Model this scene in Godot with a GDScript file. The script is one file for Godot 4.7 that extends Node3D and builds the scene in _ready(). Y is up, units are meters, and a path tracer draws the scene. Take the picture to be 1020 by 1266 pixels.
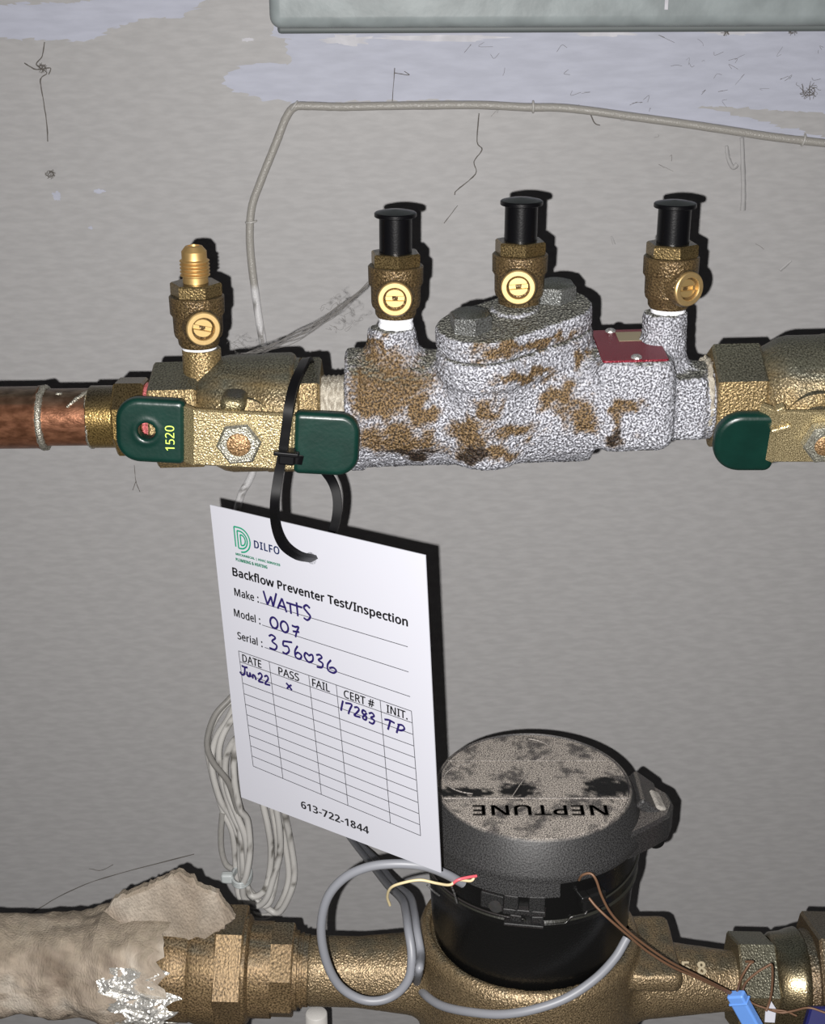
extends Node3D
# A wall of painted concrete with a backflow preventer line, an inspection tag and a water meter. Lengths below are millimetres; MM turns them into metres.

const MM := 0.001
const PIPE_Z := 210.0            # how far the pipes stand off the wall
const CAM := Vector3(0, 158, 690)
const PITCH := 22.0
const FOCAL := 1770.0            # in pixels of the 1020x1266 frame

var M := {}
var rng := RandomNumberGenerator.new()
var noise_a := FastNoiseLite.new()
var noise_b := FastNoiseLite.new()
var noise_c := FastNoiseLite.new()


# ---------------------------------------------------------------- geometry
class Geo:
	var v := PackedVector3Array()
	var n := PackedVector3Array()
	var c := PackedColorArray()
	var ix := PackedInt32Array()

	func vert(p: Vector3, nn: Vector3) -> int:
		v.append(p)
		n.append(nn)
		return v.size() - 1

	func tri(a: int, b: int, d: int) -> void:
		var f := (v[b] - v[a]).cross(v[d] - v[a])
		if f.dot(n[a] + n[b] + n[d]) > 0.0:
			ix.append_array([a, d, b])
		else:
			ix.append_array([a, b, d])

	func quad(a: int, b: int, d: int, e: int) -> void:
		tri(a, b, d)
		tri(a, d, e)

	# turned shape about the local Y axis; prof = (radius, height) from bottom to top, outside on the right
	func lathe(xf: Transform3D, prof: Array, seg := 40, crease := 0.7, a0 := 0.0, a1 := TAU) -> void:
		var k := prof.size() - 1
		var sn: Array[Vector2] = []
		for i in k:
			var d: Vector2 = prof[i + 1] - prof[i]
			sn.append(Vector2(d.y, -d.x).normalized())
		for i in k:
			var n0 := sn[i]
			var n1 := sn[i]
			if i > 0 and sn[i].dot(sn[i - 1]) > crease:
				n0 = (sn[i] + sn[i - 1]).normalized()
			if i < k - 1 and sn[i].dot(sn[i + 1]) > crease:
				n1 = (sn[i] + sn[i + 1]).normalized()
			var base := v.size()
			for j in seg + 1:
				var a := a0 + (a1 - a0) * j / seg
				var cs := cos(a)
				var si := sin(a)
				vert(xf * Vector3(prof[i].x * si, prof[i].y, prof[i].x * cs), xf.basis * Vector3(n0.x * si, n0.y, n0.x * cs))
				vert(xf * Vector3(prof[i + 1].x * si, prof[i + 1].y, prof[i + 1].x * cs), xf.basis * Vector3(n1.x * si, n1.y, n1.x * cs))
			for j in seg:
				var q := base + j * 2
				if prof[i].x > 1e-4 or prof[i + 1].x > 1e-4:
					quad(q, q + 1, q + 3, q + 2)

	# polygon in local XY, extruded along local Z from z0 to z1 with chamfers
	func prism(xf: Transform3D, poly: PackedVector2Array, z0: float, z1: float, bevel := 0.0, crease := 0.8) -> void:
		var p := poly.duplicate()
		if Geometry2D.is_polygon_clockwise(p):
			p.reverse()
		var m := p.size()
		var en: Array[Vector2] = []
		for i in m:
			var d := (p[(i + 1) % m] - p[i]).normalized()
			en.append(Vector2(d.y, -d.x))
		var inner := PackedVector2Array()
		for i in m:
			var a := en[(i + m - 1) % m]
			var b := en[i]
			var s := (a + b)
			var l := s.length_squared()
			inner.append(p[i] - (s * (2.0 / maxf(l, 0.5)) * bevel))
		var rings := []
		if bevel > 0.0:
			rings = [[inner, z0], [p, z0 + bevel], [p, z1 - bevel], [inner, z1]]
		else:
			rings = [[p, z0], [p, z1]]
		var zs := [-0.75, 0.0, 0.75] if bevel > 0.0 else [0.0]
		for r in rings.size() - 1:
			for i in m:
				var j := (i + 1) % m
				var na := en[i]
				var nb := en[i]
				if en[i].dot(en[(i + m - 1) % m]) > crease:
					na = (en[i] + en[(i + m - 1) % m]).normalized()
				if en[i].dot(en[j]) > crease:
					nb = (en[i] + en[j]).normalized()
				var zz: float = zs[r]
				var A: PackedVector2Array = rings[r][0]
				var B: PackedVector2Array = rings[r + 1][0]
				var q0 := vert(xf * Vector3(A[i].x, A[i].y, rings[r][1]), (xf.basis * Vector3(na.x, na.y, zz)).normalized())
				vert(xf * Vector3(A[j].x, A[j].y, rings[r][1]), (xf.basis * Vector3(nb.x, nb.y, zz)).normalized())
				vert(xf * Vector3(B[j].x, B[j].y, rings[r + 1][1]), (xf.basis * Vector3(nb.x, nb.y, zz)).normalized())
				vert(xf * Vector3(B[i].x, B[i].y, rings[r + 1][1]), (xf.basis * Vector3(na.x, na.y, zz)).normalized())
				quad(q0, q0 + 1, q0 + 2, q0 + 3)
		var cap: PackedVector2Array = inner if bevel > 0.0 else p
		var t := Geometry2D.triangulate_polygon(cap)
		for side in [0, 1]:
			var nz: Vector3 = (xf.basis * Vector3(0, 0, 1 if side else -1)).normalized()
			var base := v.size()
			for q in cap:
				vert(xf * Vector3(q.x, q.y, z1 if side else z0), nz)
			for k in range(0, t.size(), 3):
				tri(base + t[k], base + t[k + 1], base + t[k + 2])

	static func curve(pts: Array, sub := 6, closed := false) -> Array:
		var out := []
		var m := pts.size()
		var last := m if closed else m - 1
		for i in last:
			var p0 = pts[(i + m - 1) % m] if closed or i > 0 else pts[i] * 2.0 - pts[i + 1]
			var p1 = pts[i]
			var p2 = pts[(i + 1) % m]
			var p3 = pts[(i + 2) % m] if closed or i + 2 < m else pts[i + 1] * 2.0 - pts[i]
			for k in sub:
				var t := float(k) / sub
				out.append(0.5 * ((2.0 * p1) + (p2 - p0) * t + (2.0 * p0 - 5.0 * p1 + 4.0 * p2 - p3) * t * t + (3.0 * p1 - p0 - 3.0 * p2 + p3) * t * t * t))
		if not closed:
			out.append(pts[m - 1])
		return out

	func tube(pts: Array, r: float, seg := 10, closed := false, sub := 6, wobble := 0.0, noise: FastNoiseLite = null, r_end := -1.0) -> void:
		var c_ := curve(pts, sub, closed) if sub > 1 else pts
		var m := c_.size()
		var up := Vector3(0.31, 0.2, 0.93)
		var base := v.size()
		for i in m:
			var a: Vector3 = c_[(i + m - 1) % m] if closed or i > 0 else c_[i]
			var b: Vector3 = c_[(i + 1) % m] if closed or i < m - 1 else c_[i]
			var t := (b - a).normalized()
			var x := (up - t * up.dot(t)).normalized()
			up = x
			var y := t.cross(x)
			var rr := r if r_end < 0.0 else lerpf(r, r_end, float(i) / (m - 1))
			for j in seg:
				var an := TAU * j / seg
				var d := x * cos(an) + y * sin(an)
				var rad := rr
				if noise:
					rad += wobble * noise.get_noise_3dv((c_[i] + d * rr) * 4.0)
				vert(c_[i] + d * rad, d)
		for i in (m if closed else m - 1):
			for j in seg:
				var i2 := (i + 1) % m
				var j2 := (j + 1) % seg
				quad(base + i * seg + j, base + i * seg + j2, base + i2 * seg + j2, base + i2 * seg + j)
		if not closed:
			for e in [0, m - 1]:
				var a2: Vector3 = c_[1] if e == 0 else c_[m - 2]
				var nn: Vector3 = (c_[e] - a2).normalized()
				var ce := vert(c_[e] + nn * r * 0.25, nn)
				var ring := v.size()
				for j in seg:
					vert(v[base + e * seg + j], nn)
				for j in seg:
					tri(ce, ring + j, ring + (j + 1) % seg)

	# strap with a rectangular section; wide[i] is the direction across it at pts[i]
	func strap(pts: Array, wide: Array, w: float, t: float, sub := 8) -> void:
		var c_ := curve(pts, sub)
		var w_ := curve(wide, sub)
		var m := c_.size()
		var secs := [Vector2(-1, -1), Vector2(1, -1), Vector2(1, 1), Vector2(-1, 1)]
		for s in 4:
			var s0: Vector2 = secs[s]
			var s1: Vector2 = secs[(s + 1) % 4]
			var base := v.size()
			for i in m:
				var tg: Vector3 = (c_[mini(i + 1, m - 1)] - c_[maxi(i - 1, 0)]).normalized()
				var x: Vector3 = (w_[i] - tg * tg.dot(w_[i])).normalized()
				var y := tg.cross(x)
				var mid := (s0 + s1) * 0.5
				var nn := (x * mid.x + y * mid.y).normalized()
				vert(c_[i] + x * s0.x * w * 0.5 + y * s0.y * t * 0.5, nn)
				vert(c_[i] + x * s1.x * w * 0.5 + y * s1.y * t * 0.5, nn)
			for i in m - 1:
				quad(base + i * 2, base + i * 2 + 1, base + i * 2 + 3, base + i * 2 + 2)

	func rbox(xf: Transform3D, size: Vector3, r: float, k := 4) -> void:
		var h := size * 0.5
		r = minf(r, minf(h.x, minf(h.y, h.z)))
		var g := []
		for ax in 3:
			var l: Array[float] = []
			for i in k + 1:
				l.append(-h[ax] + r - r * cos(PI * 0.5 * i / k) )
			var l2: Array[float] = []
			for q in l:
				l2.append(q)
			for i in range(k, -1, -1):
				l2.append(-l[i])
			g.append(l2)
		for ax in 3:
			var a1 := (ax + 1) % 3
			var a2 := (ax + 2) % 3
			for s in [-1.0, 1.0]:
				var base := v.size()
				var n1: int = g[a1].size()
				var n2: int = g[a2].size()
				for i in n1:
					for j in n2:
						var p := Vector3()
						p[ax] = s * h[ax]
						p[a1] = g[a1][i]
						p[a2] = g[a2][j]
						var q := p.clamp(-h + Vector3.ONE * r, h - Vector3.ONE * r)
						var nn := (p - q).normalized() if r > 0.0 else Vector3()
						if r <= 0.0:
							nn[ax] = s
						vert(xf * (q + nn * r), (xf.basis * nn).normalized())
				for i in n1 - 1:
					for j in n2 - 1:
						quad(base + i * n2 + j, base + i * n2 + j + 1, base + (i + 1) * n2 + j + 1, base + (i + 1) * n2 + j)

	# surface nets of a distance field
	func field(f: Callable, lo: Vector3, hi: Vector3, cell: float, push = null) -> void:
		var B := 8
		var nb := Vector3i(((hi - lo) / (cell * B)).ceil())
		var nn := nb * B + Vector3i.ONE
		var sy := nn.x
		var sz := nn.x * nn.y
		var d := PackedFloat32Array()
		d.resize(nn.x * nn.y * nn.z)
		d.fill(1000.0)
		var reach := cell * B * 0.5 * 1.75 + cell * 2.5
		var active := []
		for bz in nb.z:
			for by in nb.y:
				for bx in nb.x:
					var o := Vector3i(bx, by, bz) * B
					var mid := lo + (Vector3(o) + Vector3.ONE * B * 0.5) * cell
					var dm: float = f.call(mid)
					var far: bool = absf(dm) > reach
					if far and dm > 0.0:
						continue
					if not far:
						active.append(o)
					for z in B + 1:
						for y in B + 1:
							var at := o.x + (o.y + y) * sy + (o.z + z) * sz
							for x in B + 1:
								if far:
									if d[at + x] == 1000.0:
										d[at + x] = dm
								else:
									if absf(d[at + x]) > 99.0 or absf(d[at + x]) > reach * 0.999 or d[at + x] == 1000.0:
										d[at + x] = f.call(lo + Vector3(o.x + x, o.y + y, o.z + z) * cell)
		var id := {}
		var base := v.size()
		var offs := [0, 1, sy, sy + 1, sz, sz + 1, sz + sy, sz + sy + 1]
		var cor := [Vector3(0, 0, 0), Vector3(1, 0, 0), Vector3(0, 1, 0), Vector3(1, 1, 0), Vector3(0, 0, 1), Vector3(1, 0, 1), Vector3(0, 1, 1), Vector3(1, 1, 1)]
		var edges := [[0, 1], [2, 3], [4, 5], [6, 7], [0, 2], [1, 3], [4, 6], [5, 7], [0, 4], [1, 5], [2, 6], [3, 7]]
		for o in active:
			for z in B:
				for y in B:
					for x in B:
						var at: int = o.x + x + (o.y + y) * sy + (o.z + z) * sz
						var inside := 0
						for k in 8:
							if d[at + offs[k]] < 0.0:
								inside += 1
						if inside == 0 or inside == 8:
							continue
						var s := Vector3()
						var cnt := 0
						for e in edges:
							var a := d[at + offs[e[0]]]
							var b := d[at + offs[e[1]]]
							if (a < 0.0) != (b < 0.0):
								s += cor[e[0]].lerp(cor[e[1]], a / (a - b))
								cnt += 1
						id[at] = vert(lo + (Vector3(o.x + x, o.y + y, o.z + z) + s / cnt) * cell, Vector3())
		var first := ix.size()
		for at in id:
			for e in [[1, sy, sz], [sy, sz, 1], [sz, 1, sy]]:
				var a: float = d[at]
				var b: float = d[at + e[0]]
				if (a < 0.0) == (b < 0.0):
					continue
				var q0 = id.get(at)
				var q1 = id.get(at - e[1])
				var q2 = id.get(at - e[1] - e[2])
				var q3 = id.get(at - e[2])
				if q1 == null or q2 == null or q3 == null:
					continue
				if a < 0.0:
					ix.append_array([q0, q2, q1, q0, q3, q2])
				else:
					ix.append_array([q0, q1, q2, q0, q2, q3])
		smooth_normals(base, first)
		if push != null:
			for i in range(base, v.size()):
				v[i] += n[i] * push.call(v[i], n[i])
			smooth_normals(base, first)

	func smooth_normals(base: int, first: int) -> void:
		for i in range(base, v.size()):
			n[i] = Vector3()
		for k in range(first, ix.size(), 3):
			var f := (v[ix[k + 2]] - v[ix[k]]).cross(v[ix[k + 1]] - v[ix[k]])
			n[ix[k]] += f
			n[ix[k + 1]] += f
			n[ix[k + 2]] += f
		for i in range(base, v.size()):
			n[i] = n[i].normalized()


# ---------------------------------------------------------------- naming and committing
var used := {}

func thing(called: String, label: String, category: String, at := Vector3.ZERO, group := "", kind := "") -> Node3D:
	var o := Node3D.new()
	o.name = numbered(called)
	o.position = at * MM
	add_child(o)
	tag(o, label, category, group, kind)
	return o

func numbered(called: String) -> String:
	var k: int = used.get(called, 0)
	used[called] = k + 1
	return called if k == 0 else "%s_%03d" % [called, k]

func tag(o: Node, label: String, category: String, group := "", kind := "") -> void:
	if label:
		o.set_meta("label", label)
	if category:
		o.set_meta("category", category)
	if group:
		o.set_meta("group", group)
	if kind:
		o.set_meta("kind", kind)

# commits a Geo (millimetres, in the axes of parent) as one named mesh; paint(point, normal) gives its vertex colours
func part(g: Geo, called: String, mat: Material, parent: Node = null, paint = null, label := "") -> MeshInstance3D:
	var a := []
	a.resize(Mesh.ARRAY_MAX)
	var p := PackedVector3Array()
	p.resize(g.v.size())
	for i in g.v.size():
		p[i] = g.v[i] * MM
	if paint != null:
		var base := Vector3()
		if parent is Node3D and parent != self:
			base = parent.position / MM
		var col := PackedColorArray()
		col.resize(g.v.size())
		for i in g.v.size():
			col[i] = paint.call(g.v[i] + base, g.n[i])
		a[Mesh.ARRAY_COLOR] = col
	a[Mesh.ARRAY_VERTEX] = p
	a[Mesh.ARRAY_NORMAL] = g.n
	a[Mesh.ARRAY_INDEX] = g.ix
	var m := ArrayMesh.new()
	m.add_surface_from_arrays(Mesh.PRIMITIVE_TRIANGLES, a)
	m.surface_set_material(0, mat)
	var o := MeshInstance3D.new()
	o.mesh = m
	o.name = called if parent and parent != self else numbered(called)
	o.cast_shadow = GeometryInstance3D.SHADOW_CASTING_SETTING_ON
	if label:
		o.set_meta("label", label)
	(parent if parent else self).add_child(o, true)
	return o

# lettering as a thin raised print; heavy thickens the strokes (millimetres)
func text_part(txt: String, called: String, mat: Material, parent: Node, xf: Transform3D, width: float, height := 0.0, bold := false, depth := 0.06, heavy := 0.0) -> MeshInstance3D:
	var t := TextMesh.new()
	var f := SystemFont.new()
	f.font_names = PackedStringArray(["Droid Sans"])
	f.font_weight = 700 if bold else 400
	t.font = f
	t.text = txt
	t.font_size = 64
	t.pixel_size = 0.001
	t.depth = 0.001
	t.curve_step = 1.0
	t.horizontal_alignment = HORIZONTAL_ALIGNMENT_LEFT
	var bb := t.get_aabb()
	var s := width / maxf(bb.size.x, 1e-6)
	var sv := s if height <= 0.0 else height / maxf(bb.size.y, 1e-6)
	var arr := t.get_mesh_arrays()
	var src: PackedVector3Array = arr[Mesh.ARRAY_VERTEX]
	var nor: PackedVector3Array = arr[Mesh.ARRAY_NORMAL]
	var idx: PackedInt32Array = arr[Mesh.ARRAY_INDEX]
	var g := Geo.new()
	var offs := [Vector3()] if heavy <= 0.0 else [Vector3(-heavy, 0, 0), Vector3(heavy, 0, 0), Vector3(0, heavy, 0), Vector3(0, -heavy, 0)]
	for o in offs:
		var base := g.v.size()
		for k in src.size():
			g.vert(xf * (Vector3((src[k].x - bb.position.x) * s, (src[k].y - bb.position.y) * sv, src[k].z * depth * 1000.0) + o), (xf.basis * nor[k]).normalized())
		for k in idx:
			g.ix.append(base + k)
	return part(g, called, mat, parent)


# ---------------------------------------------------------------- places and colours
func lin(r: float, g: float, b: float) -> Color:
	return Color(r / 255.0, g / 255.0, b / 255.0).srgb_to_linear()

# the point at depth z (from the wall) that the photograph shows at pixel (x, y)
func pt(x: float, y: float, z := PIPE_Z) -> Vector3:
	var a := deg_to_rad(PITCH)
	var q := Vector3((x - 510.0) / FOCAL, -(y - 633.0) / FOCAL, -1.0)
	var r := Vector3(q.x, q.y * cos(a) + q.z * sin(a), -q.y * sin(a) + q.z * cos(a))
	return CAM + r * ((z - CAM.z) / r.z)

func pts(list: Array, z: float) -> Array:
	var out := []
	for q in list:
		out.append(pt(q.x, q.y, z))
	return out

func xform(at: Vector3, x := Vector3.RIGHT, y := Vector3.UP) -> Transform3D:
	var xx := x.normalized()
	var z := xx.cross(y).normalized()
	return Transform3D(Basis(xx, z.cross(xx), z), at)

# local Y along world X (turned shapes along the pipes), local Z towards the viewer
func along_x(at: Vector3, tilt := 0.0) -> Transform3D:
	var ax := Vector3(cos(tilt), sin(tilt), 0)
	return Transform3D(Basis(Vector3(sin(tilt), -cos(tilt), 0), ax, Vector3(0, 0, 1)), at)

# local Y towards the viewer
func along_z(at: Vector3) -> Transform3D:
	return Transform3D(Basis(Vector3(1, 0, 0), Vector3(0, 0, 1), Vector3(0, -1, 0)), at)

func regular(k: int, r: float, turn := 0.0) -> PackedVector2Array:
	var p := PackedVector2Array()
	for i in k:
		p.append(Vector2.from_angle(turn + TAU * i / k) * r)
	return p

func rounded_rect(x0: float, y0: float, x1: float, y1: float, r: Array, k := 6) -> PackedVector2Array:
	var p := PackedVector2Array()
	var cs := [[x1, y1, -1, -1, 0.0], [x0, y1, 1, -1, PI / 2], [x0, y0, 1, 1, PI], [x1, y0, -1, 1, 1.5 * PI]]
	for i in 4:
		var c: Array = cs[i]
		for j in k + 1:
			var a: float = c[4] + PI / 2 * j / k
			p.append(Vector2(c[0] + c[2] * r[i], c[1] + c[3] * r[i]) + Vector2.from_angle(a) * r[i])
	return p

# a base colour with dust settled where the surface looks up
func dusty(base: Color, dust: Color, lo := 0.35, hi := 0.95, mottle := 0.25) -> Callable:
	return func(p: Vector3, n: Vector3) -> Color:
		var t := smoothstep(lo, hi, n.y + noise_a.get_noise_3dv(p) * 0.35)
		var k := 1.0 + mottle * noise_b.get_noise_3dv(p)
		var c := base.lerp(dust, t)
		return Color(c.r * k, c.g * k, c.b * k)

func flat(base: Color, mottle := 0.15) -> Callable:
	return func(p: Vector3, _n: Vector3) -> Color:
		var k := 1.0 + mottle * noise_b.get_noise_3dv(p)
		return Color(base.r * k, base.g * k, base.b * k)


# ---------------------------------------------------------------- materials
func grain(freq: float, kind: int, seed_: int, colors: Array, offs: Array, octaves := 3, size := 512) -> NoiseTexture2D:
	var f := FastNoiseLite.new()
	f.noise_type = kind
	f.frequency = freq
	f.seed = seed_
	f.fractal_octaves = octaves
	f.fractal_type = FastNoiseLite.FRACTAL_FBM if octaves > 1 else FastNoiseLite.FRACTAL_NONE
	if kind == FastNoiseLite.TYPE_CELLULAR:
		f.cellular_return_type = FastNoiseLite.RETURN_DISTANCE
	var t := NoiseTexture2D.new()
	t.width = size
	t.height = size
	t.seamless = true
	t.noise = f
	if colors:
		var gr := Gradient.new()
		gr.offsets = PackedFloat32Array(offs)
		gr.colors = PackedColorArray(colors)
		t.color_ramp = gr
	return t

func mat(called: String, color: Color, rough: float, metal := 0.0, spec := 0.5) -> StandardMaterial3D:
	var m := StandardMaterial3D.new()
	m.resource_name = called
	m.albedo_color = color
	m.roughness = rough
	m.metallic = metal
	m.metallic_specular = spec
	M[called] = m
	return m

func tri_map(m: StandardMaterial3D, scale: Vector3, albedo: Texture2D, height: Texture2D, relief := 0.0, rough_tex: Texture2D = null) -> void:
	m.uv1_triplanar = true
	m.uv1_world_triplanar = true
	m.uv1_scale = scale
	m.uv1_triplanar_sharpness = 4.0
	if albedo:
		m.albedo_texture = albedo
	if height:
		m.heightmap_enabled = true
		m.heightmap_texture = height
		m.heightmap_scale = relief
	if rough_tex:
		m.roughness_texture = rough_tex

func c8(r: int, g: int, b: int) -> Color:
	return Color8(r, g, b)

func materials() -> void:
	var W := Color.WHITE
	var fine := grain(0.09, FastNoiseLite.TYPE_SIMPLEX_SMOOTH, 3, [Color(0.46, 0.45, 0.43), Color(0.84, 0.84, 0.83), W], [0.2, 0.5, 0.85], 3)
	var bumps := grain(0.075, FastNoiseLite.TYPE_SIMPLEX_SMOOTH, 4, [], [], 3)
	var cells := grain(0.085, FastNoiseLite.TYPE_CELLULAR, 5, [], [], 2)
	var speck := grain(0.1, FastNoiseLite.TYPE_SIMPLEX, 6, [Color(0.45, 0.44, 0.45), Color(0.82, 0.82, 0.83), W], [0.3, 0.5, 0.66], 2)
	var soft := grain(0.012, FastNoiseLite.TYPE_SIMPLEX_SMOOTH, 7, [Color(0.9, 0.9, 0.9), W], [0.2, 0.8], 4)
	var faint := grain(0.02, FastNoiseLite.TYPE_SIMPLEX_SMOOTH, 17, [Color(0.955, 0.955, 0.955), W], [0.2, 0.8], 5)
	var brush := grain(0.03, FastNoiseLite.TYPE_SIMPLEX_SMOOTH, 8, [], [], 4)
	var streak := grain(0.02, FastNoiseLite.TYPE_SIMPLEX_SMOOTH, 9, [Color(0.72, 0.7, 0.68), W], [0.25, 0.75], 4)

	var m := mat("wall_paint", c8(161, 160, 160), 0.48, 0.0, 0.34)
	tri_map(m, Vector3(7, 26, 7), faint, brush, 0.0016)
	m = mat("floor_concrete", c8(120, 118, 114), 0.8)
	m = mat("pale_paint", c8(172, 175, 188), 0.55, 0.0, 0.3)
	tri_map(m, Vector3(4, 18, 4), faint, brush, 0.003)
	m = mat("pale_primer", c8(196, 196, 202), 0.6, 0.0, 0.4)
	tri_map(m, Vector3(9, 12, 9), soft, brush, 0.01)
	m = mat("panel_enamel", c8(138, 146, 147), 0.42, 0.0, 0.3)
	tri_map(m, Vector3(8, 8, 8), soft, brush, 0.01)
	mat("panel_edge", c8(86, 92, 92), 0.6)
	m = mat("cast_bronze", W, 0.42, 0.55, 0.5)
	m.vertex_color_use_as_albedo = true
	tri_map(m, Vector3(26, 26, 26), fine, cells, 0.036)
	m = mat("crusted_bronze", W, 0.62, 0.12, 0.45)
	m.vertex_color_use_as_albedo = true
	tri_map(m, Vector3(18, 18, 18), speck, cells, 0.1)
	m = mat("worn_brass", W, 0.5, 0.45, 0.4)
	m.vertex_color_use_as_albedo = true
	tri_map(m, Vector3(20, 20, 20), fine, bumps, 0.02)
	m = mat("brass", W, 0.3, 0.85, 0.5)
	m.vertex_color_use_as_albedo = true
	tri_map(m, Vector3(30, 30, 30), fine, bumps, 0.008)
	m = mat("machined_brass", W, 0.46, 0.8, 0.5)
	m.vertex_color_use_as_albedo = true
	m = mat("copper", W, 0.36, 0.75, 0.5)
	m.vertex_color_use_as_albedo = true
	tri_map(m, Vector3(14, 30, 30), streak, bumps, 0.006)
	m = mat("solder", c8(196, 192, 180), 0.35, 0.7, 0.5)
	tri_map(m, Vector3(40, 40, 40), fine, bumps, 0.03)
	m = mat("zinc_plate", c8(222, 206, 164), 0.38, 0.7, 0.5)
	tri_map(m, Vector3(26, 26, 26), grain(0.16, FastNoiseLite.TYPE_SIMPLEX, 12, [Color(0.3, 0.27, 0.2), Color(0.86, 0.84, 0.8), W], [0.28, 0.46, 0.8], 2), bumps, 0.02)
	m = mat("steel", W, 0.4, 0.75, 0.5)
	m.vertex_color_use_as_albedo = true
	tri_map(m, Vector3(30, 30, 30), fine, bumps, 0.02)
	m = mat("green_vinyl", c8(7, 41, 34), 0.36, 0.0, 0.5)
	tri_map(m, Vector3(12, 12, 12), soft, bumps, 0.003)
	mat("yellow_ink", c8(196, 226, 96), 0.5)
	m = mat("black_cap", c8(8, 8, 10), 0.3, 0.0, 0.35)
	tri_map(m, Vector3(30, 30, 30), null, bumps, 0.002)
	mat("black_nylon", c8(9, 9, 11), 0.42, 0.0, 0.3)
	m = mat("thread_tape", c8(238, 240, 246), 0.55, 0.0, 0.5)
	tri_map(m, Vector3(30, 60, 30), null, bumps, 0.03)
	m = mat("old_tape", c8(190, 184, 170), 0.6, 0.0, 0.4)
	tri_map(m, Vector3(90, 30, 30), streak, bumps, 0.05)
	m = mat("pink_paste", c8(226, 130, 132), 0.4, 0.0, 0.5)
	tri_map(m, Vector3(40, 40, 40), fine, bumps, 0.05)
	m = mat("card", c8(176, 177, 185), 0.6, 0.0, 0.35)
	mat("print_black", c8(22, 22, 26), 0.6)
	mat("print_grey", c8(62, 62, 68), 0.6)
	mat("pen_ink", c8(30, 20, 80), 0.5)
	mat("logo_green", c8(12, 132, 98), 0.5)
	mat("logo_navy", c8(26, 38, 74), 0.5)
	m = mat("red_plate", c8(142, 30, 52), 0.34, 0.25, 0.5)
	tri_map(m, Vector3(40, 40, 40), fine, bumps, 0.015)
	mat("plate_tan", c8(150, 138, 112), 0.5, 0.2)
	m = mat("painted_cable", W, 0.34, 0.0, 0.5)
	m.vertex_color_use_as_albedo = true
	tri_map(m, Vector3(30, 30, 30), null, bumps, 0.02)
	m = mat("white_cable", W, 0.45, 0.0, 0.5)
	m.vertex_color_use_as_albedo = true
	m = mat("grey_jacket", c8(124, 126, 132), 0.45, 0.0, 0.5)
	m = mat("cream_wire", c8(206, 190, 150), 0.4)
	m = mat("pink_wire", c8(206, 92, 102), 0.4)
	m = mat("copper_wire", c8(108, 80, 60), 0.5, 0.2)
	m = mat("clear_tie", c8(196, 202, 202), 0.3)
	m = mat("blue_plastic", c8(104, 152, 226), 0.4)
	m = mat("navy_plastic", c8(28, 30, 84), 0.4)
	m = mat("lid_plastic", W, 0.55, 0.0, 0.5)
	m.vertex_color_use_as_albedo = true
	tri_map(m, Vector3(26, 26, 26), speck, cells, 0.007)
	mat("moulded_dark", c8(58, 55, 52), 0.6, 0.0, 0.4)
	m = mat("black_plastic", W, 0.3, 0.0, 0.5)
	m.vertex_color_use_as_albedo = true
	tri_map(m, Vector3(22, 22, 22), null, bumps, 0.006)
	m = mat("lagging", W, 0.85, 0.0, 0.25)
	m.vertex_color_use_as_albedo = true
	tri_map(m, Vector3(22, 14, 22), soft, bumps, 0.035)
	m = mat("foil", c8(216, 214, 208), 0.36, 0.7, 0.5)
	tri_map(m, Vector3(12, 12, 12), null, cells, 0.08)
	m = mat("web", c8(92, 90, 88), 0.9, 0.0, 0.2)
	m = mat("grime", c8(100, 96, 92), 0.9, 0.0, 0.2)
	m = mat("pale_conduit", c8(190, 188, 184), 0.5)


# ---------------------------------------------------------------- the scene
func _ready() -> void:
	# camera
	var cam := Camera3D.new()
	cam.name = "camera"
	cam.position = CAM * MM
	cam.rotation_degrees = Vector3(-PITCH, 0, 0)
	cam.fov = rad_to_deg(2.0 * atan(633.0 / FOCAL))
	cam.near = 0.02
	cam.far = 20.0
	add_child(cam)
	# dim cellar air all round, and the exposure
	var we := WorldEnvironment.new()
	we.name = "environment"
	var e := Environment.new()
	e.background_mode = Environment.BG_COLOR
	e.background_color = Color(0.15, 0.15, 0.165)
	e.tonemap_mode = Environment.TONE_MAPPER_LINEAR
	e.tonemap_exposure = 1.0
	e.sdfgi_enabled = true
	e.ssao_enabled = true
	e.ssil_enabled = true
	we.environment = e
	add_child(we)
	# the phone's flash: a small lamp a centimetre to the lower left of the lens
	var flash := AreaLight3D.new()
	flash.name = "phone_flash"
	flash.area_size = Vector2(0.0025, 0.0025)
	flash.light_energy = 0.62
	flash.light_color = Color(1.0, 0.988, 0.978)
	flash.transform = Transform3D(cam.basis * Basis(Vector3.RIGHT, deg_to_rad(-14.0)), cam.position + cam.basis * Vector3(-0.0105, -0.0075, 0.0))
	flash.set("area_range", 5.0)
	flash.shadow_enabled = true
	add_child(flash)

	rng.seed = 7
	noise_a.seed = 11
	noise_a.frequency = 0.11
	noise_a.fractal_octaves = 3
	noise_b.seed = 12
	noise_b.frequency = 0.5
	noise_b.fractal_octaves = 2
	noise_c.seed = 13
	noise_c.frequency = 0.035
	noise_c.fractal_octaves = 4
	materials()
	build_wall()
	build_panel()
	build_check_valve()
	build_copper_pipe()
	build_ball_valves()
	build_test_cocks()
	build_lower_pipes()
	build_meter()
	build_tag()
	build_zip_tie()
	build_wall_cable()
	build_coil()
	build_meter_cables()
	build_seals()
	build_cobwebs()


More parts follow.
